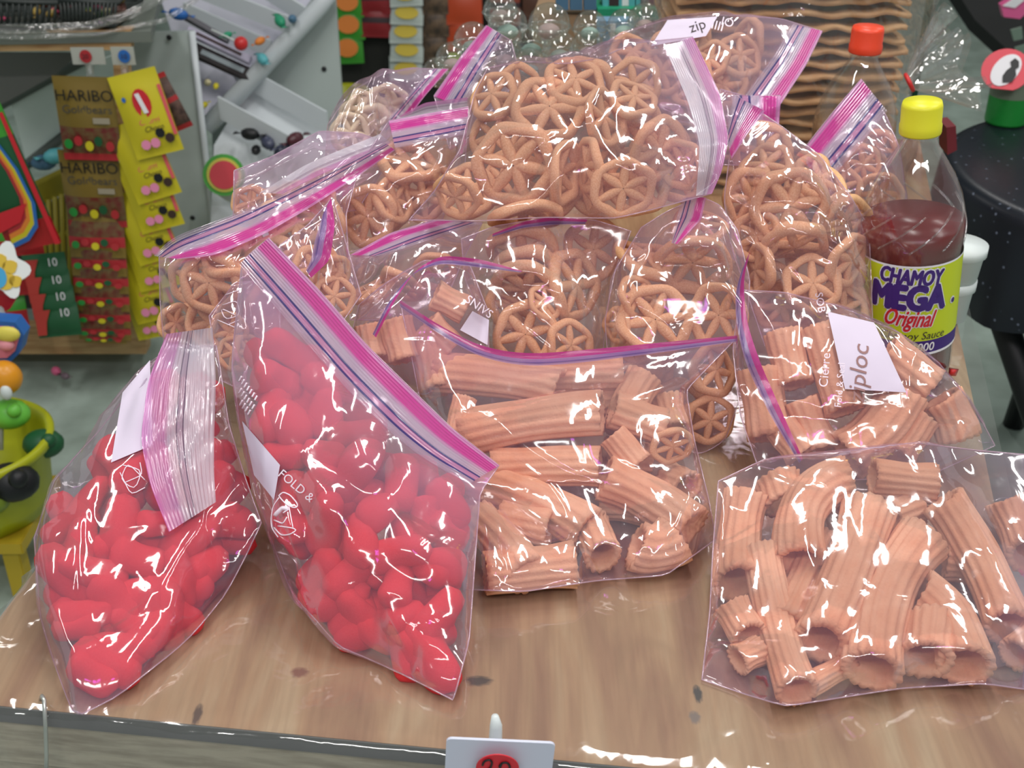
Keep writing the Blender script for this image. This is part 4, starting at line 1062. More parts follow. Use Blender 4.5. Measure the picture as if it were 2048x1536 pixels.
M_whiteink = pm('white_ink', (238, 236, 240), .5)
def sauce_bottle(px, py, Y, Hh, R, cap_mat, label, liquid, full, tilt=0):
    base = W(px, py, Y); base.z = T + .003
    b = empty('sauce_bottle', base); tag(b, label, 'bottle'); c = base
    prof = [(0.001, 0.0), (R * .8, 0), (R * .97, .006), (R, .02), (R, Hh * .47), (R * 1.015, Hh * .50), (R * 1.03, Hh * .56), (R * 1.0, Hh * .62), (R * .90, Hh * .69), (R * .72, Hh * .76), (R * .5, Hh * .82), (R * .36, Hh * .86), (R * .31, Hh * .885), (R * .31, Hh * .92)]
    def at(pr): return [(r, z + c.z) for r, z in pr]
    v, f = lathe_geo(prof, 40, c, cap=False); 
    # pressed curved grooves on the shoulder
    body = mk('bottle_body', v, f, M_bottle, b)
    if liquid:
        lv = Hh * .60
        lp = [(0.001, .002), (R * .95, .003), (R * .97, .02), (R * .97, Hh * .5), (R * 1.0, Hh * .53), (R * 1.0, lv), (.001, lv)]
        v, f = lathe_geo(lp, 40, c); mk('sauce', v, f, liquid, b)
    cp = [(.001, Hh * .895), (R * .39, Hh * .895), (R * .40, Hh * .90), (R * .40, Hh * .925), (R * .385, Hh * .93), (R * .385, Hh * .985), (R * .36, Hh), (.001, Hh)]
    v, f = lathe_geo(cp, 40, c); mk('cap', v, f, cap_mat, b)
    v, f = lathe_geo([(R * .34, Hh * .882), (R * .365, Hh * .884), (R * .365, Hh * .892), (R * .34, Hh * .894)], 32, c, cap=False); mk('neck_ring', v, f, M_bottle, b)
    if full:
        for k in range(10):
            pts = []
            for i in range(14):
                t = i / 13; z = Hh * (.545 + .12 * t); a = k * 6.283 / 10 + t * .9
                rr = R * (1.032 - .12 * t * t); pts.append(c + Vector((rr * math.cos(a), rr * math.sin(a), z)))
            v, f = tube_geo(pts, .0011, 5); mk('groove', v, f, M_bottle, b)
        z0, z1 = Hh * .10, Hh * .50
        lb = [(R + .0008, z0), (R + .0008, z1)]
        v, f = lathe_geo([(R + .0009, Hh * .221), (R + .0009, z1 - .002)], 48, c, cap=False); mk('label_band', v, f, M_lime, b)
        v, f = lathe_geo([(R + .0009, z1 - .002), (R + .0009, z1)], 48, c, cap=False); mk('label_edge', v, f, M_whiteink, b)
        v, f = lathe_geo([(R + .0009, Hh * .174), (R + .0009, Hh * .221)], 48, c, cap=False); mk('label_band', v, f, M_purple, b)
        v, f = lathe_geo([(R + .0009, Hh * .165), (R + .0009, Hh * .174)], 48, c, cap=False); mk('label_edge', v, f, M_whiteink, b)
        a0 = -.30
        for (t, s, zz, an, m, sh, sx, hv, ro) in (('CHAMOY', .0215, .1305, a0 + .05, M_purple, .12, .62, .0008, -.06), ('MEGA', .035, .1085, a0 + .03, M_purple, 0, .74, .0019, -.03), ('.', .035, .1085, a0 + 1.02, M_purple, 0, .8, .0006, 0), ('Original', .0245, .0875, a0 + .06, M_redink, .35, .58, .0004, -.06), ('Chamoy Sauce', .0115, .0690, a0 + .18, M_darkink, .2, .9, 0, -.02), ('1000', .0125, .0562, a0 + .38, M_whiteink, .1, .9, .0002, 0)):
            if m is M_purple or m is M_redink:
                wrap_text(t, s, c, R, c.z + zz, an, M_whiteink, b, sh, ro, .0012, sx, hv + .0013)
            wrap_text(t, s, c, R, c.z + zz, an, m, b, sh, ro, .0019, sx, hv)
    b.rotation_euler = (0, math.radians(-tilt), 0)
    return b
sauce_bottle(1803, 735, 1.09, .285, .0475, pm('yellow_cap', (226, 222, 44), .4), 'tall clear sauce bottle with yellow cap and lime label, half full of dark red sauce', M_chamoy, True, 5)
sauce_bottle(1690, 380, 1.40, .275, .047, pm('red_cap', (236, 72, 40), .4), 'clear sauce bottle with red cap behind the pink peaked bag', pm('amber_sauce', (150, 112, 74), .3), False)

# ---------------------------------------------------------------- stack of wavy wheat sheets in cellophane
st0 = W(1560, 290, 1.62); rnd = random.Random(4)
M_sheet = pm('wheat_sheet', (214, 170, 122), .75, var=(196, 142, 92), nscale=18, bump=.5, bscale=200)
M_sheetunder = pm('toasted_edge', (120, 72, 44), .8, var=(78, 44, 30), nscale=40)  # darker brown on the underside faces of each sheet
sx_, sy_ = .306, .24
for k in range(20):
    nx, ny = 48, 14; V = []; Fc = []; idx = []
    z0 = T + .010 + k * .0162; ph = rnd.uniform(0, 6.28); ph2 = rnd.uniform(0, 6.28); j0 = rnd.uniform(-.004, .004); j1 = rnd.uniform(-.006, .006)
    cx = st0.x + j0; cy = st0.y + sy_ / 2 + j1
    f1, f2 = rnd.uniform(45, 75), rnd.uniform(110, 150)
    for s_ in (1, -1):
        for j in range(ny):
            for i in range(nx):
                x = (i / (nx - 1) - .5) * sx_; y = (j / (ny - 1) - .5) * sy_
                wv =   .0018 * math.sin(f1 * x + ph + 9 * y) + .0013 * math.sin(f2 * x + ph2) + .0010 * math.sin(60 * y + ph)
                ed = .0022 * math.sin(150 * x + ph) if j == 0 else 0
                V.append((cx + x, cy + y + ed, z0 + wv + s_ * (.0040 if j > 0 else .0030)))
    b = nx * ny
    for j in range(ny - 1):
        for i in range(nx - 1):
            q = j * nx + i; Fc.append([q, q + 1, q + nx + 1, q + nx]); idx.append(0)
            Fc.append([b + q, b + q + nx, b + q + nx + 1, b + q + 1]); idx.append(1)
    for i in range(nx - 1):
        Fc.append([i, b + i, b + i + 1, i + 1]); idx.append(0)
        q = (ny - 1) * nx + i; Fc.append([q, q + 1, b + q + 1, b + q]); idx.append(0)
    for j in range(ny - 1):
        q = j * nx; Fc.append([q, q + nx, b + q + nx, b + q]); idx.append(0)
        q = j * nx + nx - 1; Fc.append([q, b + q, b + q + nx, q + nx]); idx.append(0)
    o = mk('wheat_sheet', V, Fc, [M_sheet, M_sheetunder], loc=(cx, cy, z0), idx=idx)
    tag(o, 'toasted wavy wheat sheet, %s in the tall cellophane wrapped stack' % (('topmost', 'second from the top', 'third from the top', 'fourth from the top', 'fifth from the top', 'sixth from the top', 'seventh from the top', 'eighth from the top', 'ninth from the top', 'tenth from the top') + ('tenth from the bottom', 'ninth from the bottom', 'eighth from the bottom', 'seventh from the bottom', 'sixth from the bottom', 'fifth from the bottom', 'fourth from the bottom', 'third from the bottom', 'second from the bottom', 'lowest'))[19 - k], 'snack sheet', 'wheat sheets in the stack')
cw = empty('cellophane_bag', (st0.x, st0.y, T)); tag(cw, 'clear cellophane bag around the tall stack of wavy wheat sheets', 'bag')
rs = np.random.RandomState(9); V = []; Fc = []; nu, nv = 90, 50
for j in range(nv):
    for i in range(nu):
        a = 2 * math.pi * i / (nu - 1); sq = (abs(math.cos(a)) ** 14 + abs(math.sin(a)) ** 14) ** (-1 / 14)
        z = T + .004 + .36 * j / (nv - 1); wv = .006 * math.sin(5 * a + 30 * z) + .004 * math.sin(13 * a - 55 * z) + rs.uniform(-.0012, .0012)
        V.append((st0.x + math.cos(a) * sq * (sx_ / 2 + .026 + wv), st0.y + sy_ / 2 + math.sin(a) * sq * (sy_ / 2 + .026 + wv), z))
for j in range(nv - 1):
    for i in range(nu - 1):
        q = j * nu + i; Fc.append([q, q + 1, q + nu + 1, q + nu])
mk('bag_film', V, Fc, M_sheetfilm, cw)
# gathered neck of that bag with a red tie, fanning out at the right
kn = W(1800, 165, 1.56); V = []; Fc = []; nu, nv = 60, 16
for j in range(nv):
    t = j / (nv - 1)
    for i in range(nu):
        a = 2 * math.pi * i / (nu - 1); r = .010 + .055 * t ** .9 * (1 + .22 * math.sin(7 * a + 2 * t) + .12 * math.sin(13 * a))
        ax = Vector((.82, -.1, .52)).normalized(); e1 = ax.orthogonal().normalized(); e2 = ax.cross(e1)
        V.append(kn + Vector((.01, 0, 0)) + ax * (.075 * t + .012 * math.sin(5 * a) * t) + (e1 * math.cos(a) * .95 + e2 * math.sin(a) * .7) * r)
for j in range(nv - 1):
    for i in range(nu - 1):
        q = j * nu + i; Fc.append([q, q + 1, q + nu + 1, q + nu])
mk('gathered_neck', V, Fc, M_sheetfilm, cw)
tie = []
ax = Vector((.82, -.1, .52)).normalized(); e1 = ax.orthogonal().normalized(); e2 = ax.cross(e1)
for i in range(16):
    a = 2 * math.pi * i / 16; tie.append(kn + Vector((.012, 0, 0)) + (e1 * math.cos(a) + e2 * math.sin(a)) * .011)
v, f = tube_geo(tie, .0028, 6, True); o = mk('twist_tie', v, f, M_red, cw); o['label'] = 'red twist tie'

# ---------------------------------------------------------------- clear domed capsules heaped in a carton, blue packs behind
M_carton = pm('carton_board', (150, 122, 92), .8)
cb = box('carton', tuple(W(1100, 150, 1.68) - Vector((0, 0, .085))), (.24, .18, .14), M_carton, rz=-.1); cb.location.z = T + .0735
tag(cb, 'brown cardboard carton under the heap of clear domed capsules', 'box')
domes = [(1015, 50, 40), (1098, 48, 42), (945, 82, 38), (1180, 55, 34), (905, 118, 34), (875, 145, 30), (1063, 88, 38), (1010, 110, 36), (1120, 100, 36), (1248, 52, 34), (1175, 95, 34), (950, 130, 32), (1060, 130, 34), (1290, 40, 34), (1150, 130, 32), (1225, 95, 30), (1000, 20, 34)]
for i, (px, py, r) in enumerate(domes):
    p = W(px, py, 1.60 + .02 * (i % 4)); R = px2m(r, p)
    root = empty('clear_capsule', p); tag(root, ('highest' if i == 0 else 'clear') + ' round capsule with a %s toy, %s of the heap behind the topmost bag' % (('mint', 'pinkish', 'grey')[i % 3], 'left slope' if px < 960 else 'right side' if px > 1160 else 'upper middle' if py < 92 else 'lower middle'), 'capsule', 'clear capsules behind the pile')
    v, f = ellipsoid_geo(p, (R, R, R), 24, 16); mk('shell', v, f, M_clear, root)
    ringp = [p + Vector((R * 1.03 * math.cos(a), R * 1.03 * math.sin(a), -R * .12)) for a in [2 * math.pi * k / 24 for k in range(24)]]
    v, f = tube_geo(ringp, R * .07, 6, True); mk('rim', v, f, M_clear, root)
    v, f = ellipsoid_geo(p - Vector((0, 0, R * .35)), (R * .55, R * .45, R * .38), 12, 8); o = mk('toy', v, f, [pm('toy_mint', (150, 176, 166), .5), pm('toy_pink', (166, 144, 140), .5), pm('toy_grey', (130, 138, 130), .5)][i % 3], root)
ct = box('carton', (.15, 2.03, T + .08), (.22, .16, .16), M_carton, rz=-.1); tag(ct, 'second cardboard carton further back under the green tray', 'box')
def pack(px0, py0, px1, py1, Y, mat, label, cat='packet', th=.03, stripe=None):
    a, b, c, d = W(px0, py0, Y), W(px1, py0, Y), W(px1, py1, Y), W(px0, py1, Y)
    o = empty('candy_packet', (a + c) / 2); tag(o, label, cat)
    slab('carton_body', [a, b, c, d], th, mat, o, n=Vector((0, -1, 0)))
    for (m, t0, t1) in stripe or []:
        e = Vector((0, -.0012, 0))
        slab('printed_band', [a + (b - a) * t0 + (d - a) * .1 + e, a + (b - a) * t1 + (d - a) * .1 + e, d + (c - d) * t1 + (a - d) * .1 + e, d + (c - d) * t0 + (a - d) * .1 + e], .001, m, o, n=Vector((0, -1, 0)))
    return o
M_cyan = pm('cyan_card', (92, 176, 184), .5); M_teal = pm('teal_card', (36, 150, 110), .5); M_slate = pm('slate_card', (74, 112, 140), .5)
pack(1205, -50, 1270, 18, 1.96, M_cyan, 'light blue packet with a dark picture at the top behind the capsules', stripe=[(M_darkink, .2, .5), (M_whiteink, .6, .8)])
pack(1272, -50, 1318, 16, 1.96, M_cyan, 'blue packet with dark red picture beside the cellophane stack', stripe=[(pm('maroon_ink', (110, 40, 60), .5), .2, .85)])
pack(1195, 18, 1325, 40, 1.94, M_teal, 'low green tray of packets behind the capsules', 'tray', .12)
pack(1195, 42, 1268, 90, 1.86, pm('pale_blue_card', (116, 156, 186), .5), 'pale blue packet resting in front of the green tray', stripe=[(M_whiteink, .35, .5)])
for i, x in enumerate((1112, 1140, 1168)):
    pack(x, -46, x + 25, 20, 1.95, M_slate, ('left', 'middle', 'right')[i] + ' one of three slate blue boxes standing behind the capsules', 'box')

# ---------------------------------------------------------------- price tag and wire hook on the front edge
Yt = .545
pa, pb, pc, pd = W(885, 1477, Yt), W(1103, 1487, Yt), W(1100, 1700, Yt + .01), W(880, 1690, Yt + .01)
pt = empty('price_tag', (pa + pb) / 2); tag(pt, 'white price card with round red sticker on the front edge of the table', 'price tag')
ctr = (pa + pb + pc + pd) / 4; exx = (pb - pa).normalized(); eyy = (pd - pa); eyy = (eyy - exx * eyy.dot(exx)).normalized(); nn = exx.cross(eyy)
if nn.dot(CAM - ctr) < 0: nn = -nn
hw, hh = (pb - pa).length / 2, (pd - pa).length / 2; rc = .0035; poly = []
for (sx, sy, a0) in ((1, -1, -90), (1, 1, 0), (-1, 1, 90), (-1, -1, 180)):
    for k in range(5):
        a = math.radians(a0 + 22.5 * k); poly.append(ctr + exx * (sx * (hw - rc) + rc * math.cos(a)) + eyy * (sy * (hh - rc) + rc * math.sin(a)))
slab('card', poly, .0018, pm('tag_card', (206, 210, 226), .5), pt, n=nn)
sc = W(995, 1536, Yt - .004) + nn * .0006; Rs = .0135
v, f = slab_geo([sc + exx * Rs * math.cos(a) + eyy * Rs * 1.0 * math.sin(a) for a in [2 * math.pi * k / 32 for k in range(32)]], .0008, nn); mk('sticker', v, f, M_redink, pt, smooth=False)
def stroke(pts, r, parent, mat, o=sc):
    pts = resample([(x, y, 0) for x, y in pts], 24); v, f = tube_geo([o + exx * p[0] + eyy * p[1] + nn * .0006 for p in pts], r, 5); return mk('lettering', v, f, mat, parent)
stroke([(-.0095, -.0035), (-.0088, -.0075), (-.0055, -.0095), (-.0035, -.0070), (-.0045, -.001), (-.0085, .0035), (-.0075, .0045), (-.002, .0040)], .0007, pt, M_black)
stroke([(.0025, -.0065), (.0012, -.001), (.0030, .0035), (.0068, .003), (.0078, -.003), (.0058, -.0075), (.0022, -.0068), (.0010, -.0030)], .0007, pt, M_black)
hk0 = W(990, 1432, Yt + .012); pk = [W(988, 1600, Yt + .03), W(990, 1530, Yt + .016), W(991, 1480, Yt + .012), W(992, 1452, Yt + .012), hk0]
v, f = tube_geo(pk, [.0045, .0045, .0043, .004, .0022], 12); mk('holder_prong', v, f, M_white, pt)
box('clip', (pk[0].x, (pk[0].y + .60) / 2, pk[0].z), (.03, .03, .012), M_white, pt, rz=math.atan2(fx.y, fx.x))
hkp = [(82, 1398, .632), (84, 1392, .628), (88, 1400, .620), (91, 1450, .616), (93, 1510, .614), (92, 1560, .612)]
hk = rod('wire_hook', [W(*p) for p in hkp], .0015, pm('hook_wire', (186, 190, 184), .3, metal=.6)); tag(hk, 'thin wire hook hanging over the front left edge of the table', 'hook')
v, f = lathe_geo([(.001, -.0008), (.014, -.0008), (.014, .0008), (.001, .0008)], 24, W(88, 1575, .608), Matrix.Rotation(math.pi / 2, 3, 'X')); o = mk('hook_disc', v, f, M_clear, hk); o['label'] = 'small round clear disc'

# ---------------------------------------------------------------- right: black cloth table with can, tubs, pole
M_cloth = bpy.data.materials.new('speckled_cloth'); M_cloth.use_nodes = True; nt = M_cloth.node_tree; b = nt.nodes['Principled BSDF']
tc = nt.nodes.new('ShaderNodeTexCoord'); vo = nt.nodes.new('ShaderNodeTexVoronoi'); vo.inputs['Scale'].default_value = 60; nt.links.new(tc.outputs['Object'], vo.inputs['Vector'])
rp = nt.nodes.new('ShaderNodeValToRGB'); rp.color_ramp.elements[0].position = .05; rp.color_ramp.elements[0].color = srgb(120, 130, 150); rp.color_ramp.elements[1].position = .16; rp.color_ramp.elements[1].color = srgb(22, 26, 36)
nt.links.new(vo.outputs['Distance'], rp.inputs[0]); nt.links.new(rp.outputs[0], b.inputs['Base Color']); b.inputs['Roughness'].default_value = .35
ctop = W(2010, 238, 2.18); zt = ctop.z; rt = empty('round_table', (1.06, 1.90, 0)); tag(rt, 'round table under a black speckled cloth at the right behind the bottle', 'table')
tcx, tcy, Rt = 1.06, 1.90, .345
V = []; Fc = []; nu = 96; rings = [(.02, 0), (.6, 0), (.92, 0), (.985, -.004), (1.0, -.02), (1.01, -.05), (1.02, -.09), (1.03, -.13), (1.03, -.17)]
for (r, dz) in rings:
    for i in range(nu):
        a = 2 * math.pi * i / nu; fo = max(0, -dz - .02) * (.14 * math.sin(9 * a) + .08 * math.sin(17 * a + 1))
        V.append((tcx + Rt * r * math.cos(a) * (1 + fo), tcy + Rt * r * math.sin(a) * (1 + fo), zt + dz * (1 + .12 * math.sin(4 * a))))
for j in range(len(rings) - 1):
    for i in range(nu):
        i2 = (i + 1) % nu; Fc.append([j * nu + i, j * nu + i2, (j + 1) * nu + i2, (j + 1) * nu + i])
Fc.append(list(range(nu))[::-1])
mk('tablecloth', V, Fc, M_cloth, rt)
v, f = lathe_geo([(.001, zt - .03), (Rt * .96, zt - .03), (Rt * .96, zt - .006), (.001, zt - .006)], 40, (tcx, tcy, 0)); mk('table_top', v, f, M_black, rt)
for (a, b2) in ((W(1966, 520, 1.78), Wz(2187, 1180, 0)), (Vector((tcx + .2, tcy - .1, zt - .03)), Vector((tcx + .26, tcy - .2, 0))), (Vector((tcx, tcy + .2, zt - .03)), Vector((tcx, tcy + .3, 0)))):
    v, f = tube_geo([a, b2], .022, 12); mk('leg', v, f, M_black, rt)
# open tin can with torn red cardboard collar
cc = W(2008, 252, 2.16); cc.z = zt + .001; Rc = px2m(40, cc)
can = empty('tin_can', cc); tag(can, 'green can with a pale band and red collar standing on the black cloth', 'can')
v, f = lathe_geo([(.001, 0), (Rc * .97, 0), (Rc, .004), (Rc, .104), (Rc * .98, .108), (Rc * .9, .108), (Rc * .9, .03), (.001, .03)], 36, cc); mk('can_body', v, f, pm('can_green', (38, 150, 62), .35), can)
v, f = lathe_geo([(Rc * 1.006, .050), (Rc * 1.006, .082)], 36, cc, cap=False); mk('pale_band', v, f, pm('can_grey', (122, 136, 116), .5), can)
v, f = lathe_geo([(Rc * 1.03, .100), (Rc * 1.05, .104), (Rc * 1.04, .110), (Rc * .98, .111)], 36, cc, cap=False); mk('collar', v, f, pm('collar_red', (226, 74, 88), .5), can)
lidc = W(2012, 140, 2.16 - Rc * 1.12); th = [2 * math.pi * k / 28 for k in range(28)]
nl = (CAM - lidc).normalized(); r_, u_, n_ = cam_axes(lidc); tl = (u_ * .9 - n_ * .3).normalized()
slab('lid_card', [lidc + r_ * Rc * 1.12 * math.cos(a) + tl * Rc * 1.05 * (math.sin(a) if math.sin(a) > 0 else max(math.sin(a), -.9)) for a in th], .003, pm('collar_red', (226, 74, 88), .5), can)
slab('lid_oval', [lidc + n_ * .002 + r_ * Rc * (.62 * math.cos(a) + .2 * math.sin(a)) + tl * Rc * .8 * math.sin(a) for a in th], .001, M_whiteink, can)
sil = [(-.05, -.62), (.38, -.55), (.50, -.2), (.42, .08), (.55, .2), (.50, .48), (.30, .62), (.12, .42), (.20, .18), (.02, -.02), (-.10, -.3)]
slab('lid_drawing', [lidc + n_ * .004 + r_ * Rc * x + tl * Rc * y for x, y in sil], .001, M_black, can, n=n_)
# white tubs behind the bottle
tz0 = Wz(1892, 632, T + .003)
for (zz, hgt, R, lab) in ((0.0, .047, .024, 'lower white plastic tub standing behind the lime labelled bottle'), (.048, .040, .028, 'white plastic tub on top, half hidden behind the lime labelled bottle')):
    o = lathe('plastic_tub', [(.001, 0), (R * .86, 0), (R * .95, hgt - .012), (R * 1.05, hgt - .011), (R * 1.05, hgt), (.001, hgt)], M_white, None, tz0 + Vector((0, 0, zz)), 28); tag(o, lab, 'tub')
p0 = W(1838, 130, 2.0); pl = rod('floor_pole', [Vector((p0.x, 2.0, 0)), Vector((p0.x, 2.0, 2.2))], .006, pm('pole_green', (20, 70, 50), .5)); tag(pl, 'thin dark green pole rising at the right of the cellophane stack', 'pole')
# dark draped stand at the top right with a pink packet
dp = [W(1885, -60, 3.4), W(2200, -60, 3.4), W(2200, 140, 3.2), W(2060, 135, 3.2), W(2010, 95, 3.25), W(1950, 40, 3.3)]
ds = slab('draped_stand', dp, .05, pm('dark_cloth', (20, 22, 22), .8)); tag(ds, 'dark draped shape at the top right corner beyond the green can', 'cloth')
pkp = [(2002, 10), (2030, -8), (2052, -12), (2060, 20), (2040, 38), (2008, 34)]
o = slab('candy_packet', [W(x, y, 3.1) for x, y in pkp], .02, pm('pink_foil', (222, 96, 150), .35)); tag(o, 'pink and white foil packet at the top right corner', 'packet')
o2 = slab('foil_flash', [W(x, y, 3.095) for x, y in [(2006, 12), (2030, -4), (2050, 0), (2030, 16)]], .004, M_whiteink, o)
for (x, y, lab) in ((2022, 60, 'pale ribbon scrap under the pink packet'), (2030, 95, 'second pale scrap above the green can')):
    o = slab('paper_scrap', [W(x, y, 3.05), W(x + 22, y - 6, 3.05), W(x + 24, y + 18, 3.05), W(x + 6, y + 22, 3.05)], .006, pm('scrap', (110, 130, 116), .6)); tag(o, lab, 'scrap')
o = slab('floor_object', [W(1893, 255, 1.65), W(1912, 252, 1.65), W(1914, 300, 1.65), W(1895, 310, 1.65)], .04, pm('maroon', (110, 22, 34), .5)); o.name = 'maroon_box'; tag(o, 'small maroon box edge peeping out right of the yellow bottle cap', 'box')
rd = mk('red_scrap', [tuple(W(1898, 735, 1.06)), tuple(W(1918, 738, 1.06)), tuple(W(1912, 752, 1.05)), tuple(W(1896, 752, 1.05)), tuple(W(1906, 742, 1.04))], [[0, 1, 4], [1, 2, 4], [2, 3, 4], [3, 0, 4], [3, 2, 1, 0]], M_red, loc=W(1906, 745, 1.06)); tag(rd, 'tiny red plastic scrap at the foot of the lime labelled bottle', 'scrap')

# ---------------------------------------------------------------- left background
def pouch(px, py, wpx, hpx, Y, ang, mats, bands, label, group=None, name='candy_pouch', tilt=0.0, th=.012, roll=0):
    """flat pillow pouch facing forward: bands = list of (v0, v1, mat index) from the top down"""
    c = W(px, py, Y); k = depth(c) / F; w_, h_ = wpx * k, hpx * k / .93; nx, ny = 7, 13
    ca, sa = math.cos(ang), math.sin(ang); V = []; Fc = []; idx = []
    ex = Vector((ca, 0, -sa)); ey = Vector((-sa, 0, -ca)); nrm = Vector((0, -1, 0))
    ey = (ey + nrm * tilt).normalized(); nrm = ex.cross(ey).normalized()
    if nrm.y > 0: nrm = -nrm
    for s_ in (1, -.4):
        for j in range(ny):
            for i in range(nx):
                u, v = i / (nx - 1), j / (ny - 1)
                bl = th * (math.sin(math.pi * u) ** .7) * (max(0, math.sin(math.pi * np.clip((v - .09) / .82, 0, 1))) ** .6)
                crimp = .0015 * math.sin(i * 3.1) if v < .08 or v > .92 else 0
                V.append(c + ex * (u - .5) * w_ + ey * (v - .5) * h_ + nrm * (bl * s_ + crimp + .0006 * s_))
    b = nx * ny
    for j in range(ny - 1):
        v = (j + .5) / (ny - 1); m = 0
        for (a0, a1, mi) in bands:
            if a0 <= v < a1: m = mi
        for i in range(nx - 1):
            q = j * nx + i; Fc.append([q, q + 1, q + nx + 1, q + nx]); idx.append(m)
            Fc.append([b + q, b + q + nx, b + q + nx + 1, b + q + 1]); idx.append(m)
    o = mk(name, V, Fc, mats, loc=c, idx=idx); tag(o, label, 'pouch', group)
    return o, (c, ex, ey, nrm, w_, h_, th)
def ptext(o, fr, txt, size, u, v, mat, shear=0, lift=.9):
    c, ex, ey, nrm, w_, h_, th = fr; vv, f = text_geo(txt, size * w_, shear=shear)
    V = [c + ex * ((u - .5) * w_ + p.x) + ey * ((v - .5) * h_ - p.y) + nrm * (th * lift + .001) for p in vv]
    return mk('lettering', V, f, mat, o, smooth=False)
def pblob(o, fr, pts, mat, name='printed_patch', lift=1.0):
    c, ex, ey, nrm, w_, h_, th = fr
    return slab(name, [c + ex * (u - .5) * w_ + ey * (v - .5) * h_ + nrm * (th * lift + .002) for u, v in pts], .001, mat, o, n=nrm)
def circ(u, v, ru, rv, n=14, a0=0): return [(u + ru * math.cos(2 * math.pi * k / n), v + rv * math.sin(2 * math.pi * k / n)) for k in range(n)]
M_gold = pm('gold_foil', (126, 104, 44), .4); M_redband = pm('red_band', (176, 44, 50), .45); M_window = pm('candy_window', (112, 92, 58), .35, var=(110, 38, 36), nscale=60)
M_yel = pm('yellow_foil', (206, 192, 36), .4); M_pink = pm('pink_ink', (232, 140, 176), .5); M_coral = pm('coral_ink', (226, 92, 100), .5)
M_greenf = pm('green_foil', (60, 150, 44), .4); M_dkgreen = pm('dark_green', (24, 84, 48), .5); M_orange = pm('orange_ink', (226, 130, 50), .5)
Yp = 2.28
# shelf stand
stand = empty('shelf_stand', W(150, 690, 2.45)); tag(stand, 'wooden stand with plastic wrapped top holding strips of hanging candy pouches', 'display stand')
slab('front_rail', [W(-120, 72, 2.34), W(262, 60, 2.36), W(262, 100, 2.36), W(-120, 104, 2.34)], .03, M_wood, stand)
slab('post', [W(224, 95, 2.37), W(250, 95, 2.37), W(292, 690, 2.37), W(262, 690, 2.37)], .035, M_wood, stand)
zb = W(100, 690, 2.42).z
slab('bottom_board', [W(-120, 668, 2.40), W(292, 668, 2.40), W(292, 708, 2.40), W(-120, 708, 2.40)], .04, M_wood, stand)
slab('bottom_shelf', [W(-120, 640, 2.60), W(300, 640, 2.60), W(292, 668, 2.41), W(-120, 668, 2.41)], .02, M_wood, stand)
slab('back_panel', [W(-120, 420, 2.75), W(300, 420, 2.75), W(300, 640, 2.75), W(-120, 640, 2.75)], .02, pm('dark_board', (50, 52, 46), .8), stand)
tz = [W(-140, 10, 2.75), W(330, -40, 2.85), W(300, 52, 2.36), W(-140, 62, 2.33)]
for q_ in tz: q_.z = T + .034
slab('top_shelf', tz, .02, pm('shelf_top_grey', (110, 116, 108), .6), stand, n=Vector((0, 0, 1)))
v, f = tube_geo([W(-140, 56, 2.32), W(60, 58, 2.32), W(180, 52, 2.33), W(260, 28, 2.36), W(330, -8, 2.42), W(400, -60, 2.6)], .009, 8); mk('plastic_edge', v, f, M_sheetfilm, stand)
v, f = tube_geo([W(-140, 72, 2.33), W(60, 74, 2.33), W(200, 68, 2.34), W(330, 40, 2.40), W(420, -20, 2.55)], .005, 8); mk('plastic_edge', v, f, M_sheetfilm, stand)
# dark wire baskets with wrapped sweets on the top shelf
rnd = random.Random(77)
sweetm = [pm('sweet_gold', (190, 160, 80), .35), pm('sweet_pink', (196, 70, 110), .4), pm('sweet_green', (90, 140, 60), .4), pm('sweet_cream', (200, 190, 150), .4), pm('sweet_brown', (90, 50, 40), .4)]
def sweet(p, s, m, lab, grp, par=None):
    a = rnd.uniform(0, 3.14); R3 = Matrix.Rotation(a, 3, 'Z') @ Matrix.Rotation(rnd.uniform(-.4, .4), 3, 'Y')
    g1 = ellipsoid_geo(p, (s, s * .6, s * .6), 8, 6, R3)
    ends = []
    for sg in (1, -1):
        q = p + R3 @ Vector((sg * s * .9, 0, 0)); e = R3 @ Vector((sg * s * .7, 0, 0)); y_ = R3 @ Vector((0, s * .5, 0)); z_ = R3 @ Vector((0, 0, s * .12))
        ends.append(([q, q + e + y_, q + e - y_, q + e + z_], [[0, 1, 3], [0, 3, 2], [0, 2, 1], [1, 2, 3]]))
    v, f = merge([g1] + ends); o = mk('wrapped_sweet', v, f, m, loc=p); tag(o, lab, 'sweet', grp); return o
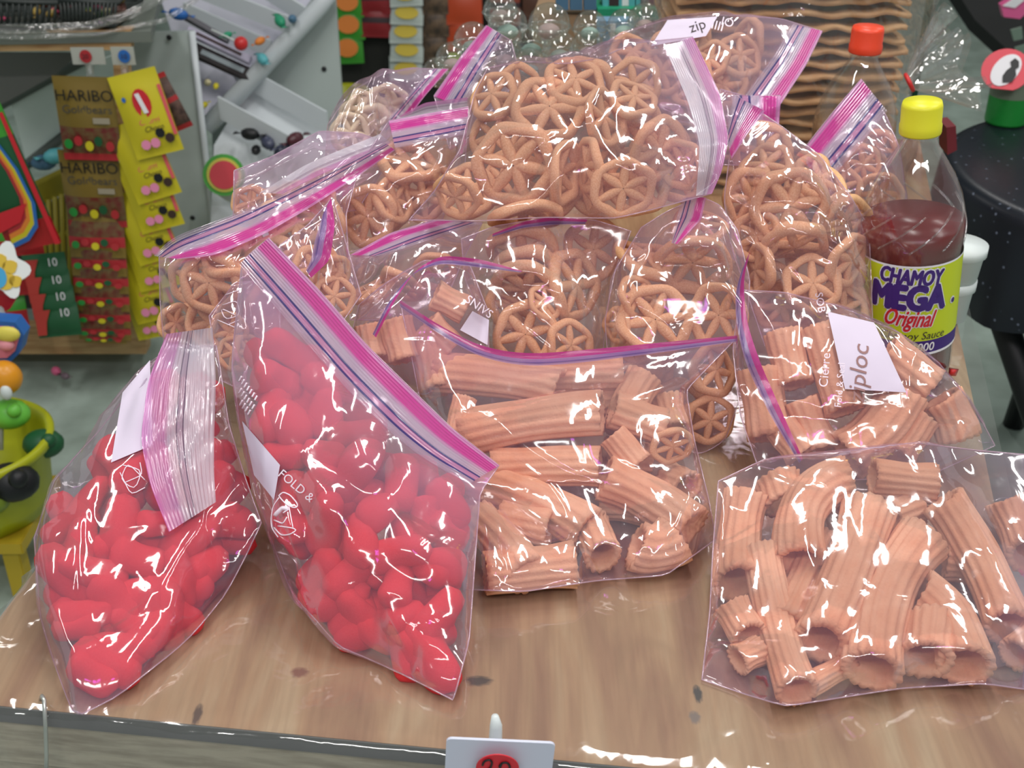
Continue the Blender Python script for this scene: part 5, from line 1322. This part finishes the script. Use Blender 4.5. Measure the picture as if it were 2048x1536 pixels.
for (x0, x1, lab, gname) in ((-60, 112, 'dark slatted plastic basket of sweets at the top left corner', 'left'), (120, 232, 'smaller dark slatted basket of sweets beside the corner one', 'right')):
    a, b2, c2, d2 = W(x0, 4, 2.36), W(x1, 4, 2.36), W(x1 - 4, 50, 2.36), W(x0 + 6, 50, 2.36)
    bk = empty('basket', (c2 + d2) / 2); tag(bk, lab, 'basket'); dy = Vector((0, .20, 0)); Mb_ = pm('basket_dark', (44, 50, 48), .5)
    v, f = merge([tube_geo([a, b2, b2 + dy, a + dy], .007, 6, True)]); mk('rim', v, f, Mb_, bk)
    v, f = tube_geo([d2, c2, c2 + dy, d2 + dy], .006, 6, True); mk('base_rim', v, f, Mb_, bk)
    n = 14
    for i in range(n + 1):
        t = i / n; v, f = tube_geo([a + (b2 - a) * t, d2 + (c2 - d2) * t], .003, 5); mk('slat', v, f, Mb_, bk)
    slab('floor_panel', [d2, c2, c2 + dy, d2 + dy], .004, Mb_, bk)
    for i in range(16):
        p = a + (b2 - a) * rnd.uniform(.06, .94) + Vector((0, rnd.uniform(.03, .15), rnd.uniform(-.05, .0)))
        sm_ = rnd.choice(sweetm); sweet(p, rnd.uniform(.012, .018), sm_, '%s wrapped sweet in the %s dark slatted basket on the top shelf' % (sm_.name.split('_')[1], gname), 'sweets in the %s dark basket' % gname)
# hanging strip cards
for (px, py, w_, h_, m, lab) in ((176, 112, 66, 34, M_redband, 'grey strip hanger with a round red price dot above the gold pouches'), (246, 112, 46, 36, M_blue, 'white strip hanger with a round blue price dot above the yellow pouches')):
    c = W(px, py, Yp + .05); k = depth(c) / F
    o = slab('strip_hanger', [c + Vector((-w_ / 2 * k, 0, h_ / 2 * k)), c + Vector((w_ / 2 * k, 0, h_ / 2 * k)), c + Vector((w_ / 2 * k, 0, -h_ / 2 * k)), c + Vector((-w_ / 2 * k, 0, -h_ / 2 * k))], .002, pm('hanger_card', (176, 178, 168), .6)); tag(o, lab, 'hanger')
    q = c + Vector(((-4 if m is M_redband else 3) * k, -.003, 0)); slab('price_dot', [q + Vector((math.cos(a) * 12 * k, 0, math.sin(a) * 13 * k)) for a in [2 * math.pi * i / 20 for i in range(20)]], .001, m, o)
    v, f = tube_geo([c + Vector((0, -.002, -h_ / 2 * k)), c + Vector((0, -.01, -58 * k))], .008, 6); mk('tab', v, f, M_sheetfilm, o)
    v, f = text_geo('20' if m is M_redband else '10', 14 * k); mk('lettering', [q + Vector((p.x, -.003, p.y)) for p in v], f, M_darkink, o, smooth=False)
# gold pouches with red band
bandsG = [(0, .08, 0), (.08, .56, 0), (.56, .62, 1), (.62, .90, 2), (.90, 1.0, 1)]
ordn = ['topmost', 'second from the top', 'third from the top', 'fourth from the top', 'fifth from the top', 'sixth from the top', 'seventh from the top', 'eighth from the top', 'lowest']
gy = [(176, 238, 118, 160), (186, 378, 118, 150), (192, 452, 112, 120), (196, 500, 110, 100), (200, 540, 110, 90), (203, 578, 108, 86), (206, 614, 106, 80), (208, 644, 104, 70), (210, 664, 84, 44)]
for i, (px, py, w_, h_) in enumerate(gy):
    o, fr = pouch(px, py, w_, h_, Yp + .012 + .012 * i if i < 2 else Yp + .03 - .002 * i, .03, [M_gold, M_redband, M_window], bandsG if i < 2 else [(0, .42, 0), (.42, .70, 2), (.70, .80, 1), (.80, 1, 0)], '%s gold pouch with a red band in the hanging strip' % ordn[i], tilt=.0 if i < 2 else .2)
    if i < 2:
        ptext(o, fr, 'HARIBO', .27, .52, .21, M_black); ptext(o, fr, 'Goldbears', .20, .54, .37, pm('grey_ink', (70, 70, 66), .5)); pblob(o, fr, [(.62, .46), (.90, .46), (.90, .53), (.62, .53)], pm('pale_ink', (160, 150, 130), .5))
    if True:
        for (u, v, m) in ((.15, .78, M_green), (.32, .74, M_redband), (.5, .80, M_yel), (.66, .74, M_dkgreen), (.85, .8, M_redband)):
            pblob(o, fr, circ(u, v, .07, .06), m, 'printed_gummy')
# yellow pouches
yy = [(292, 228, 100, 158, -.24), (288, 322, 96, 150, -.30), (300, 388, 92, 140, -.26), (292, 452, 92, 140, -.30), (300, 512, 88, 130, -.22), (290, 572, 90, 140, -.26), (296, 615, 84, 120, -.22)]
yn = ['topmost', 'second', 'third', 'fourth', 'fifth', 'sixth', 'lowest']
for i, (px, py, w_, h_, an) in enumerate(yy):
    o, fr = pouch(px, py, w_, h_, Yp + .0 + .010 * i, an, [M_yel, M_coral], [(0, 1, 0)], '%s yellow pouch with pink blossom print in the slanting strip' % yn[i], tilt=.1)
    if i == 0: pblob(o, fr, circ(.54, .36, .18, .17), M_redink, 'printed_oval', .85); pblob(o, fr, [(.46, .24), (.55, .24), (.62, .48), (.53, .48)], M_whiteink, 'printed_oval_bar', 1.05); pblob(o, fr, circ(.20, .28, .04, .03), M_blue, 'printed_dot', .7)
    pblob(o, fr, [(.93, .2), (1.0, .2), (1.0, .8), (.93, .8)], M_coral, 'printed_band', .3)
    for (u, v, m) in ((.32, .84, M_pink), (.52, .84, M_pink), (.68, .74, M_black), (.84, .82, pm('brown_ink_dark', (60, 40, 30), .5))): pblob(o, fr, circ(u, v, .10, .06, 8), m, 'printed_blossom', .7)
    ptext(o, fr, 'Churri', .16, .55, .58, M_coral, .2); ptext(o, fr, 'Choco', .15, .60, .67, pm('brown_ink_dark', (60, 40, 30), .5), .3)
o, fr = pouch(338, 205, 44, 110, Yp + .09, -.38, [pm('brown_nuts', (110, 84, 76), .4, var=(60, 44, 42), nscale=70), M_redband], [(0, .1, 1), (.42, .48, 1), (.88, 1, 1)], 'narrow brown pouch with red ends behind the yellow strip')
# far left: tall sour strip pouch and green pouches with 10
o, fr = pouch(0, 335, 112, 330, Yp - .12, -.22, [M_greenf, pm('deep_red', (176, 30, 36), .45), M_dkgreen], [(0, .30, 0), (.30, .85, 2), (.85, 1, 1)], 'tall green and red pouch with rainbow stripe at the left picture edge')
cl = [(.10, .20), (.34, .23), (.52, .34), (.64, .52), (.66, .68), (.58, .78), (.42, .83), (.20, .85)]
for (k, m) in enumerate((M_redband, M_orange, M_yel, M_blue)):
    def off_(p, d): return (.30 + (p[0] - .30) * (1 + d), .52 + (p[1] - .52) * (1 + d * .55))
    for q in range(len(cl) - 1):
        pblob(o, fr, [off_(cl[q], .16 * k), off_(cl[q + 1], .16 * k), off_(cl[q + 1], .16 * k + .16), off_(cl[q], .16 * k + .16)], m, 'rainbow_stripe', .9)
pblob(o, fr, [(.93, .2), (1, .2), (1, 1), (.90, 1)], M_redink, 'red_border', .5)
pblob(o, fr, [(.02, .75), (.75, .72), (.5, .82), (.02, .86)], M_redink, 'printed_tongue', 1.1)
for i, (px, py) in enumerate(((92, 540), (100, 575), (108, 608), (116, 640))):
    o, fr = pouch(px, py, 88, 62, Yp + .02 - .012 * i, -.1, [M_dkgreen, pm('deep_red', (176, 30, 36), .45)], [(0, 1, 0)], '%s dark green pouch marked 10 in the left strip' % ('topmost', 'second', 'third', 'lowest')[i], tilt=.3)
    pblob(o, fr, [(.05, .15), (.42, .15), (.30, .5), (.25, .9), (.05, .9)], M_coral if False else pm('brick_red', (170, 50, 40), .5), 'printed_corner'); ptext(o, fr, '10', .26, .72, .28, M_whiteink)
for i, (px, py, w_, h_) in enumerate(((20, 480, 130, 60), (10, 560, 90, 60), (14, 620, 80, 60))):
    o, fr = pouch(px, py, w_, h_, Yp + .04, -.05, [M_greenf, pm('deep_red', (176, 30, 36), .45)], [(.5, 1, 1)], ('light green pouch under the tall rainbow pouch', 'red and green pouch left of the pouches marked 10', 'lowest red and green pouch at the left picture edge')[i], tilt=.2)
# yellow slatted crate
cr = empty('crate', W(110, 500, 2.5)); tag(cr, 'yellow slatted plastic crate behind the gold pouches', 'crate')
a, b2, c2, d2 = W(66, 345, 2.50), W(160, 310, 2.56), W(165, 640, 2.5), W(84, 640, 2.46)
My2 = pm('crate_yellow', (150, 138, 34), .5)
slab('rim', [W(64, 375, 2.48), W(160, 330, 2.55), W(160, 372, 2.55), W(66, 418, 2.48)], .02, My2, cr)
for i in range(8):
    t = i / 7; v, f = tube_geo([W(70 + 92 * t, 410 - 40 * t, 2.49), W(88 + 78 * t, 645, 2.47)], .006, 6); mk('slat', v, f, My2, cr)
for t in (.33, .62, .9):
    y0 = 400 + 240 * t; v, f = tube_geo([W(74 + 12 * t, y0, 2.485), W(164, y0 - 20, 2.49)], .007, 6); mk('crossbar', v, f, My2, cr)
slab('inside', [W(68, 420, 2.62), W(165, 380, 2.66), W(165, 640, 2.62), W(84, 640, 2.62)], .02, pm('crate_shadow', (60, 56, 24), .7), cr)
for (px, py, m, lab) in ((88, 325, M_slate, 'blue wrapped packet on top of the yellow crate'), (112, 312, M_cyan, 'pale blue packet peeping above the yellow crate')):
    sweet(W(px, py, 2.46), .028, m, lab, None)
# white board leaning behind the strips, and its dark metal edge
wb = slab('white_board', [W(20, 200, 2.9), W(119, 146, 2.9), W(262, 100, 2.9), W(262, 335, 2.9), W(56, 335, 2.9)], .02, pm('cyan_white', (226, 240, 232), .5)); tag(wb, 'pale white tilted board seen between the hanging strips', 'board')
v, f = tube_geo([W(-10, 214, 2.89), W(119, 144, 2.89), W(170, 118, 2.89)], .014, 8); o = mk('board_edge', v, f, pm('edge_grey', (96, 104, 98), .5), wb)
v, f = tube_geo([W(40, 340, 2.88), W(140, 262, 2.88)], .012, 8); o = mk('board_edge', v, f, pm('edge_grey', (96, 104, 98), .5), wb)
sh = slab('plastic_sheet', [W(-60, 106, 2.5), W(160, 106, 2.5), W(112, 148, 2.5), W(20, 200, 2.5), W(-60, 235, 2.5)], .004, pm('grey_plastic', (112, 112, 108), .4)); tag(sh, 'grey hanging plastic sheet under the wooden rail at the left', 'sheet')

# white tilted sweet rack
rk = empty('sweet_rack', W(540, 430, 2.75)); tag(rk, 'white candy rack with sloping divided trays and tall side panels', 'rack')
M_panel = pm('rack_panel', (172, 182, 178), .5); M_tray = pm('tray_white', (206, 212, 216), .45); M_lav = pm('tray_lilac', (190, 190, 204), .45)
slab('side_panel', [W(652, -40, 2.80), W(668, -40, 2.80), W(704, 480, 2.72), W(430, 480, 2.72), W(424, 262, 2.76)], .018, M_panel, rk)
slab('side_panel', [W(252, 66, 2.62), W(384, 62, 2.62), W(434, 520, 2.56), W(300, 520, 2.56)], .018, M_panel, rk)
v, f = tube_geo([W(384, 62, 2.615), W(434, 520, 2.555)], .007, 8); mk('panel_edge', v, f, M_tray, rk)  # pale rod puts the front edge's highlight into its colour
for (x, y, Y) in ((338, 75, 2.615), (385, 436, 2.56), (648, 138, 2.775)):
    c = W(x, y, Y - .004); v, f = ellipsoid_geo(c, (.006, .003, .006), 10, 6); mk('peg_hole', v, f, M_black, rk)
slab('upper_tray', [W(300, -70, 3.15), W(690, -70, 3.05), W(640, 10, 2.78), W(418, 246, 2.66), W(380, 180, 2.70)], .012, M_lav, rk)
v, f = tube_geo([W(668, -30, 2.75), W(640, 12, 2.745), W(412, 256, 2.63)], .020, 8); mk('tray_lip', v, f, M_tray, rk)
def divider(p, q, hgt=.04):
    slab('divider', [p + Vector((0, 0, hgt)), q + Vector((0, 0, hgt)), q, p], .006, M_tray, rk)
for (x0, y0, x1, y1) in ((500, -20, 612, 52), (376, -10, 585, 72), (370, 40, 545, 118), (385, 112, 480, 162), (392, 186, 436, 208)):
    divider(W(x0, y0, 2.86), W(x1, y1, 2.74))
# lower trays
slab('lower_tray', [W(500, 170, 2.74), W(690, 275, 2.66), W(690, 480, 2.5), W(420, 480, 2.5), W(428, 290, 2.60)], .01, M_tray, rk)
divider(W(494, 178, 2.70), W(655, 268, 2.62), .05); divider(W(440, 238, 2.62), W(585, 318, 2.54), .05); divider(W(428, 385, 2.52), W(480, 420, 2.50), .05)
v, f = tube_geo([W(418, 250, 2.64), W(500, 172, 2.70)], .006, 8); o = mk('price_rail', v, f, M_redband, rk); o['label'] = 'red price rail'
# sweets lying in the rack
def bar(px0, py0, px1, py1, wpx, Y, mat, lab, stripe=None):
    a, b2 = W(px0, py0, Y), W(px1, py1, Y); k = depth(a) / F; d = (b2 - a).normalized(); up = Vector((0, -.5, .86)); s = d.cross(up).normalized() * wpx * k / 2
    v, f = slab_geo([a + s, b2 + s, b2 - s, a - s], .012, up); o = mk('candy_bar', v, f, mat, loc=(a + b2) / 2, smooth=False); tag(o, lab, 'candy bar')
    if stripe:
        v, f = slab_geo([a + s * .4 + up * .001 + d * .02, b2 + s * .4 + up * .001 - d * .02, b2 - s * .4 + up * .001 - d * .02, a - s * .4 + up * .001 + d * .02], .0008, up); mk('printed_band', v, f, stripe, o, smooth=False)
bar(385, 95, 505, 150, 30, 2.67, pm('dark_wrapper', (44, 38, 40), .4), 'long dark wrapped bar in the upper tray of the white rack', pm('silver_ink', (150, 160, 164), .4))
bar(375, 58, 500, 118, 18, 2.68, pm('lilac_wrapper', (176, 170, 190), .4), 'long pale bar above the dark one in the upper tray', M_darkink)
bar(350, 18, 455, 78, 12, 2.74, pm('grey_wrapper', (96, 94, 100), .4), 'thin grey bar at the top of the upper tray')
lp = W(482, 87, 2.64); lo = empty('lollipop', lp); tag(lo, 'round red lollipop lying on the white rack', 'lollipop'); v, f = ellipsoid_geo(lp, (.015, .015, .015), 14, 10); mk('candy_ball', v, f, M_red, lo); v, f = tube_geo([lp, lp + Vector((-.06, 0, .03))], .002, 6); mk('stick', v, f, M_white, lo)
for (px, py, Y, s, m, lab) in ((357, 28, 2.70, .022, M_blue, 'blue wrapped sweet at the top left of the white rack'), (525, 118, 2.66, .020, M_cyan, 'pale blue sweet at the tray lip of the white rack'), (560, 42, 2.70, .020, M_teal, 'green wrapped sweet in the top bin of the white rack'), (585, 38, 2.70, .016, M_slate, 'grey blue sweet right of the green one in the top bin'), (455, 70, 2.66, .012, M_teal, 'small green twist beside the red lollipop'),
    (520, 82, 2.68, .014, M_orange, 'tan sweet behind the red lollipop'), (415, 165, 2.64, .013, pm('sweet_cream', (200, 190, 150), .4), 'cream sweet in the lower left bin of the upper tray'), (432, 172, 2.64, .011, M_yel, 'small yellow sweet in the lower left bin'), (408, 210, 2.62, .011, M_yel, 'yellow sweet in the smallest bin of the upper tray'),
    (500, 268, 2.56, .022, M_black, 'black and red wrapped sweet at the left of the lower bin'), (535, 285, 2.55, .024, pm('foil_dark', (70, 74, 96), .3), 'dark blue foil sweet in the lower bin'), (565, 300, 2.54, .022, pm('foil_dark', (70, 74, 96), .3), 'second dark foil sweet to the right in the lower bin'), (590, 278, 2.55, .024, pm('maroon_foil', (80, 34, 44), .35), 'maroon twist wrapped sweet at the right of the lower bin'), (512, 300, 2.55, .018, M_black, 'black sweet in front of the others in the lower bin')):
    sweet(W(px, py, Y), s, m, lab, None)
wm = W(448, 350, 2.47); wo = empty('round_candy', wm); tag(wo, 'watermelon coloured round candy packet in the lower bin', 'candy')
_, u_, n_ = cam_axes(wm); r_ = u_.cross(n_)
for (rr, m, nm, o_) in ((.044, M_greenf, 'green_rim', 0), (.036, pm('lime_rim', (196, 190, 70), .4), 'yellow_rim', .003), (.030, pm('melon_red', (196, 50, 62), .4), 'red_centre', .006)):
    slab(nm, [wm + n_ * o_ + r_ * rr * math.cos(a) + u_ * rr * math.sin(a) for a in [2 * math.pi * k / 24 for k in range(24)]], .004 + o_, m, wo)
# toys at the left edge, bucket
tw = W(8, 540, 1.85)
tb = empty('foam_flower', tw); tag(tb, 'white foam flower with yellow spots at the left picture edge', 'toy')
r_, u_, n_ = cam_axes(tw)
k = depth(tw) / F
fl = []
for i in range(40):
    a = 2 * math.pi * i / 40; R = (46 + 9 * math.cos(5 * a + .6)) * k; fl.append(tw + r_ * R * math.cos(a) * .92 + u_ * R * math.sin(a) * 1.1)
slab('petals', fl, .02, pm('foam_white', (226, 230, 228), .5), tb)
for (x, y, s) in ((-8, 18, 17), (12, 4, 14), (-2, -22, 18), (16, -26, 12)):
    slab('yellow_spot', [tw + n_ * .002 + r_ * (x + s * math.cos(a) * (1 + .15 * math.sin(3 * a))) * k + u_ * (y + s * math.sin(a)) * k for a in [2 * math.pi * i / 14 for i in range(14)]], .003, pm('spot_yellow', (214, 180, 52), .5), tb)
slab('blue_spot', [tw + n_ * .004 + r_ * (-14 + 16 * math.cos(a)) * k + u_ * (-12 + 22 * math.sin(a)) * k for a in [2 * math.pi * i / 16 for i in range(16)]], .004, pm('sky_blue', (60, 160, 206), .5), tb)
o = slab('paper_pennant', [W(-20, 592, 1.86), W(38, 588, 1.86), W(20, 618, 1.86), W(-20, 640, 1.86)], .006, M_redink); tag(o, 'red pennant under the white foam flower', 'pennant')
v, f = tube_geo([W(4, 600, 1.87), W(0, 900, 1.75)], .006, 8); o = mk('toy_stick', v, f, M_white, loc=W(4, 600, 1.87)); tag(o, 'white stick holding the foam flower above the yellow tub', 'stick')
bd = W(2, 690, 1.80); kk = depth(bd) / F
bo = empty('toy_dish', bd); tag(bo, 'blue toy dish with a pink and yellow figure at the left edge', 'toy')
slab('dish', [W(-30, 640, 1.80), W(30, 645, 1.80), W(48, 670, 1.80), W(40, 705, 1.80), W(20, 725, 1.80), W(-30, 728, 1.80)], .03, M_blue, bo)
slab('dish_face', [W(-30, 652, 1.796), W(26, 656, 1.796), W(38, 674, 1.796), W(30, 702, 1.796), W(14, 716, 1.796), W(-30, 718, 1.796)], .004, pm('pink_toy', (226, 130, 150), .5), bo)
v, f = ellipsoid_geo(W(14, 668, 1.785), (.022, .008, .014), 12, 8); mk('hat', v, f, pm('hat_yellow', (228, 212, 90), .5), bo)
v, f = ellipsoid_geo(W(12, 690, 1.785), (.014, .008, .010), 12, 8); mk('face', v, f, pm('pink_face', (230, 150, 160), .5), bo)
du = W(8, 755, 1.76); do = empty('rubber_toy', du); tag(do, 'orange round rubber toy above the yellow tub rim', 'toy')
v, f = ellipsoid_geo(du, (.030, .025, .030), 16, 12); mk('toy_body', v, f, pm('toy_orange', (226, 150, 30), .35), do)
v, f = ellipsoid_geo(du + Vector((.008, -.022, -.016)), (.010, .008, .014), 12, 8); mk('wing', v, f, M_white, do)
# tub
bc = W(-70, 880, 1.72); zr = bc.z
pk_ = W(66, 1086, 1.62); zs = pk_.z
tub = empty('plastic_tub', (bc.x, bc.y, zs + .002)); tag(tub, 'yellow plastic tub of toys at the left edge of the picture', 'tub')
Rr = px2m(165, bc); hb = zr - .05
v, f = lathe_geo([(.001, zs + .002), (Rr * .80, zs + .002), (Rr * .87, zs + .03), (Rr * .94, zr - .02), (Rr * 1.02, zr - .012), (Rr * 1.03, zr), (Rr * .98, zr + .006), (Rr * .92, zr), (Rr * .90, zr - .02), (Rr * .76, zs + .04), (.001, zs + .03)], 48, (bc.x, bc.y, 0)); mk('tub_body', v, f, pm('tub_yellow', (172, 176, 24), .4), tub)
for (dx, dy, dz, s, m, lab) in ((.10, -.08, -.03, .045, M_black, 'black and green toy in the yellow tub'), (.12, .02, -.02, .035, M_dkgreen, 'dark green toy in the yellow tub'), (.06, .05, .02, .036, pm('frog_green', (110, 196, 70), .4), 'bright green toy peeping over the yellow tub'), (.06, -.10, -.05, .04, pm('olive_toy', (120, 140, 40), .4), 'olive toy low in the yellow tub'), (.02, .0, -.01, .03, M_orange, 'orange toy in the yellow tub')):
    c = Vector((bc.x + dx, bc.y + dy, zr + dz)); root = empty('small_toy', c); tag(root, lab, 'toy')
    v, f = ellipsoid_geo(c, (s, s * .8, s * .7), 14, 10); mk('toy_body', v, f, m, root); v, f = ellipsoid_geo(c + Vector((s * .5, -s * .5, s * .5)), (s * .35, s * .35, s * .35), 10, 8); mk('toy_head', v, f, m, root)
My3 = pm('frame_yellow', (196, 168, 40), .5)
stl = empty('low_stool', (pk_.x - .22, pk_.y + .14, 0)); tag(stl, 'low yellow wooden stool on the floor under the tub of toys', 'stool')
box('stool_top', (pk_.x - .24, pk_.y + .10, zs - .0125), (.44, .20, .025), My3, stl)
for dx in (-.43, -.05):
    for dy in (.03, .17): box('leg', (pk_.x + dx, pk_.y + dy, (zs - .026) / 2), (.03, .03, zs - .026), My3, stl)
sweet(W(112, 742, 2.34), .017, pm('wrapper_pink', (206, 90, 130), .4), 'crumpled pink sweet wrapper on the floor before the stand', None)
sweet(W(130, 752, 2.32), .013, pm('wrapper_grey', (110, 90, 100), .4), 'grey twist of wrapper beside the pink one on the floor', None)
sweet(W(12, 1215, .78), .013, M_red, 'red wrapped sweet at the left corner of the table', None) if False else None
# hanging strips at the back
bs = empty('back_rack', (W(760, 150, 4.1).x, 4.15, 0)); tag(bs, 'dark display wall behind the hanging candy strips', 'display wall')
slab('panel', [W(640, -60, 4.03), W(1340, -60, 4.03), W(1340, 430, 4.03), W(640, 430, 4.03)], .04, pm('dark_panel', (34, 34, 30), .8), bs)
def strip(x, w_, ys, h_, mats, bands, lab, patch=None, tilt=.2, Y=4.0):
    nm = ['first', 'second', 'third', 'fourth', 'fifth', 'sixth', 'seventh']
    for i, y in enumerate(ys):
        o, fr = pouch(x + (i % 2) * 2, y, w_, h_, Y - .006 * i, random.Random(x + i).uniform(-.06, .06), mats, bands, lab % nm[i], tilt=tilt)
        if patch: pblob(o, fr, circ(.5, .55, .36, .26), patch, 'printed_oval')
strip(695, 62, (0, 45, 92), 64, [M_greenf, M_teal], [(0, .14, 1)], '%s bright green pouch from the top beside the white rack', M_orange)
strip(750, 60, (-5, 40), 62, [pm('dark_red_foil', (140, 30, 36), .4), M_darkink], [(.4, .55, 1)], '%s dark red pouch from the top in the back strip')
strip(812, 66, (-12, 25, 62, 99, 136), 46, [pm('cloudy_white', (186, 196, 190), .4), M_yel], [(0, 1, 0)], '%s white pouch from the top with a yellow patch in the back strip', pm('patch_yellow', (206, 180, 40), .5), tilt=.5)
strip(870, 52, (0, 45, 92, 130), 52, [pm('brown_pouch', (112, 88, 66), .5, var=(60, 48, 40), nscale=40)], [(0, 1, 0)], '%s brown pouch from the top in the back strip')
strip(928, 72, (10, 62), 70, [pm('orange_red_foil', (196, 72, 34), .4), M_redband], [(0, .2, 1)], '%s orange red pouch from the top in the back strip')
strip(902, 34, (86, 118), 44, [pm('lime_foil', (166, 180, 36), .4), M_redband], [(.7, 1, 1)], '%s lime pouch from the top behind the clear capsules')
strip(1010, 60, (5, 50), 60, [pm('russet_foil', (140, 62, 44), .4), M_darkink], [(.5, .7, 1)], '%s russet pouch from the top behind the capsules')
strip(1075, 60, (0, 48), 60, [pm('umber_foil', (92, 58, 44), .4)], [(0, 1, 0)], '%s umber pouch from the top behind the capsules')
by = W(690, 185, 3.3); bwl = empty('bowl', (by.x, by.y, by.z - .1)); tag(bwl, 'yellow bowl with white sweets on the floor behind the white rack', 'bowl')
Rb_ = px2m(48, by); v, f = lathe_geo([(.001, -.09), (Rb_ * .7, -.09), (Rb_ * .95, -.01), (Rb_ * 1.03, 0), (Rb_ * 1.0, .008), (Rb_ * .86, 0), (Rb_ * .62, -.07), (.001, -.07)], 36, by); mk('bowl_body', v, f, pm('tub_yellow', (172, 176, 24), .4), bwl)
o = lathe('bowl_stand', [(.001, 0), (Rb_ * .8, 0), (Rb_ * .7, by.z - .092), (.001, by.z - .092)], pm('dark_panel', (34, 34, 30), .8), None, (by.x, by.y, 0), 24); tag(o, 'dark round stand carrying the yellow bowl', 'stand')
sweet(by + Vector((.02, -.01, -.035)), .03, M_white, 'white wrapped sweet in the yellow bowl', None)
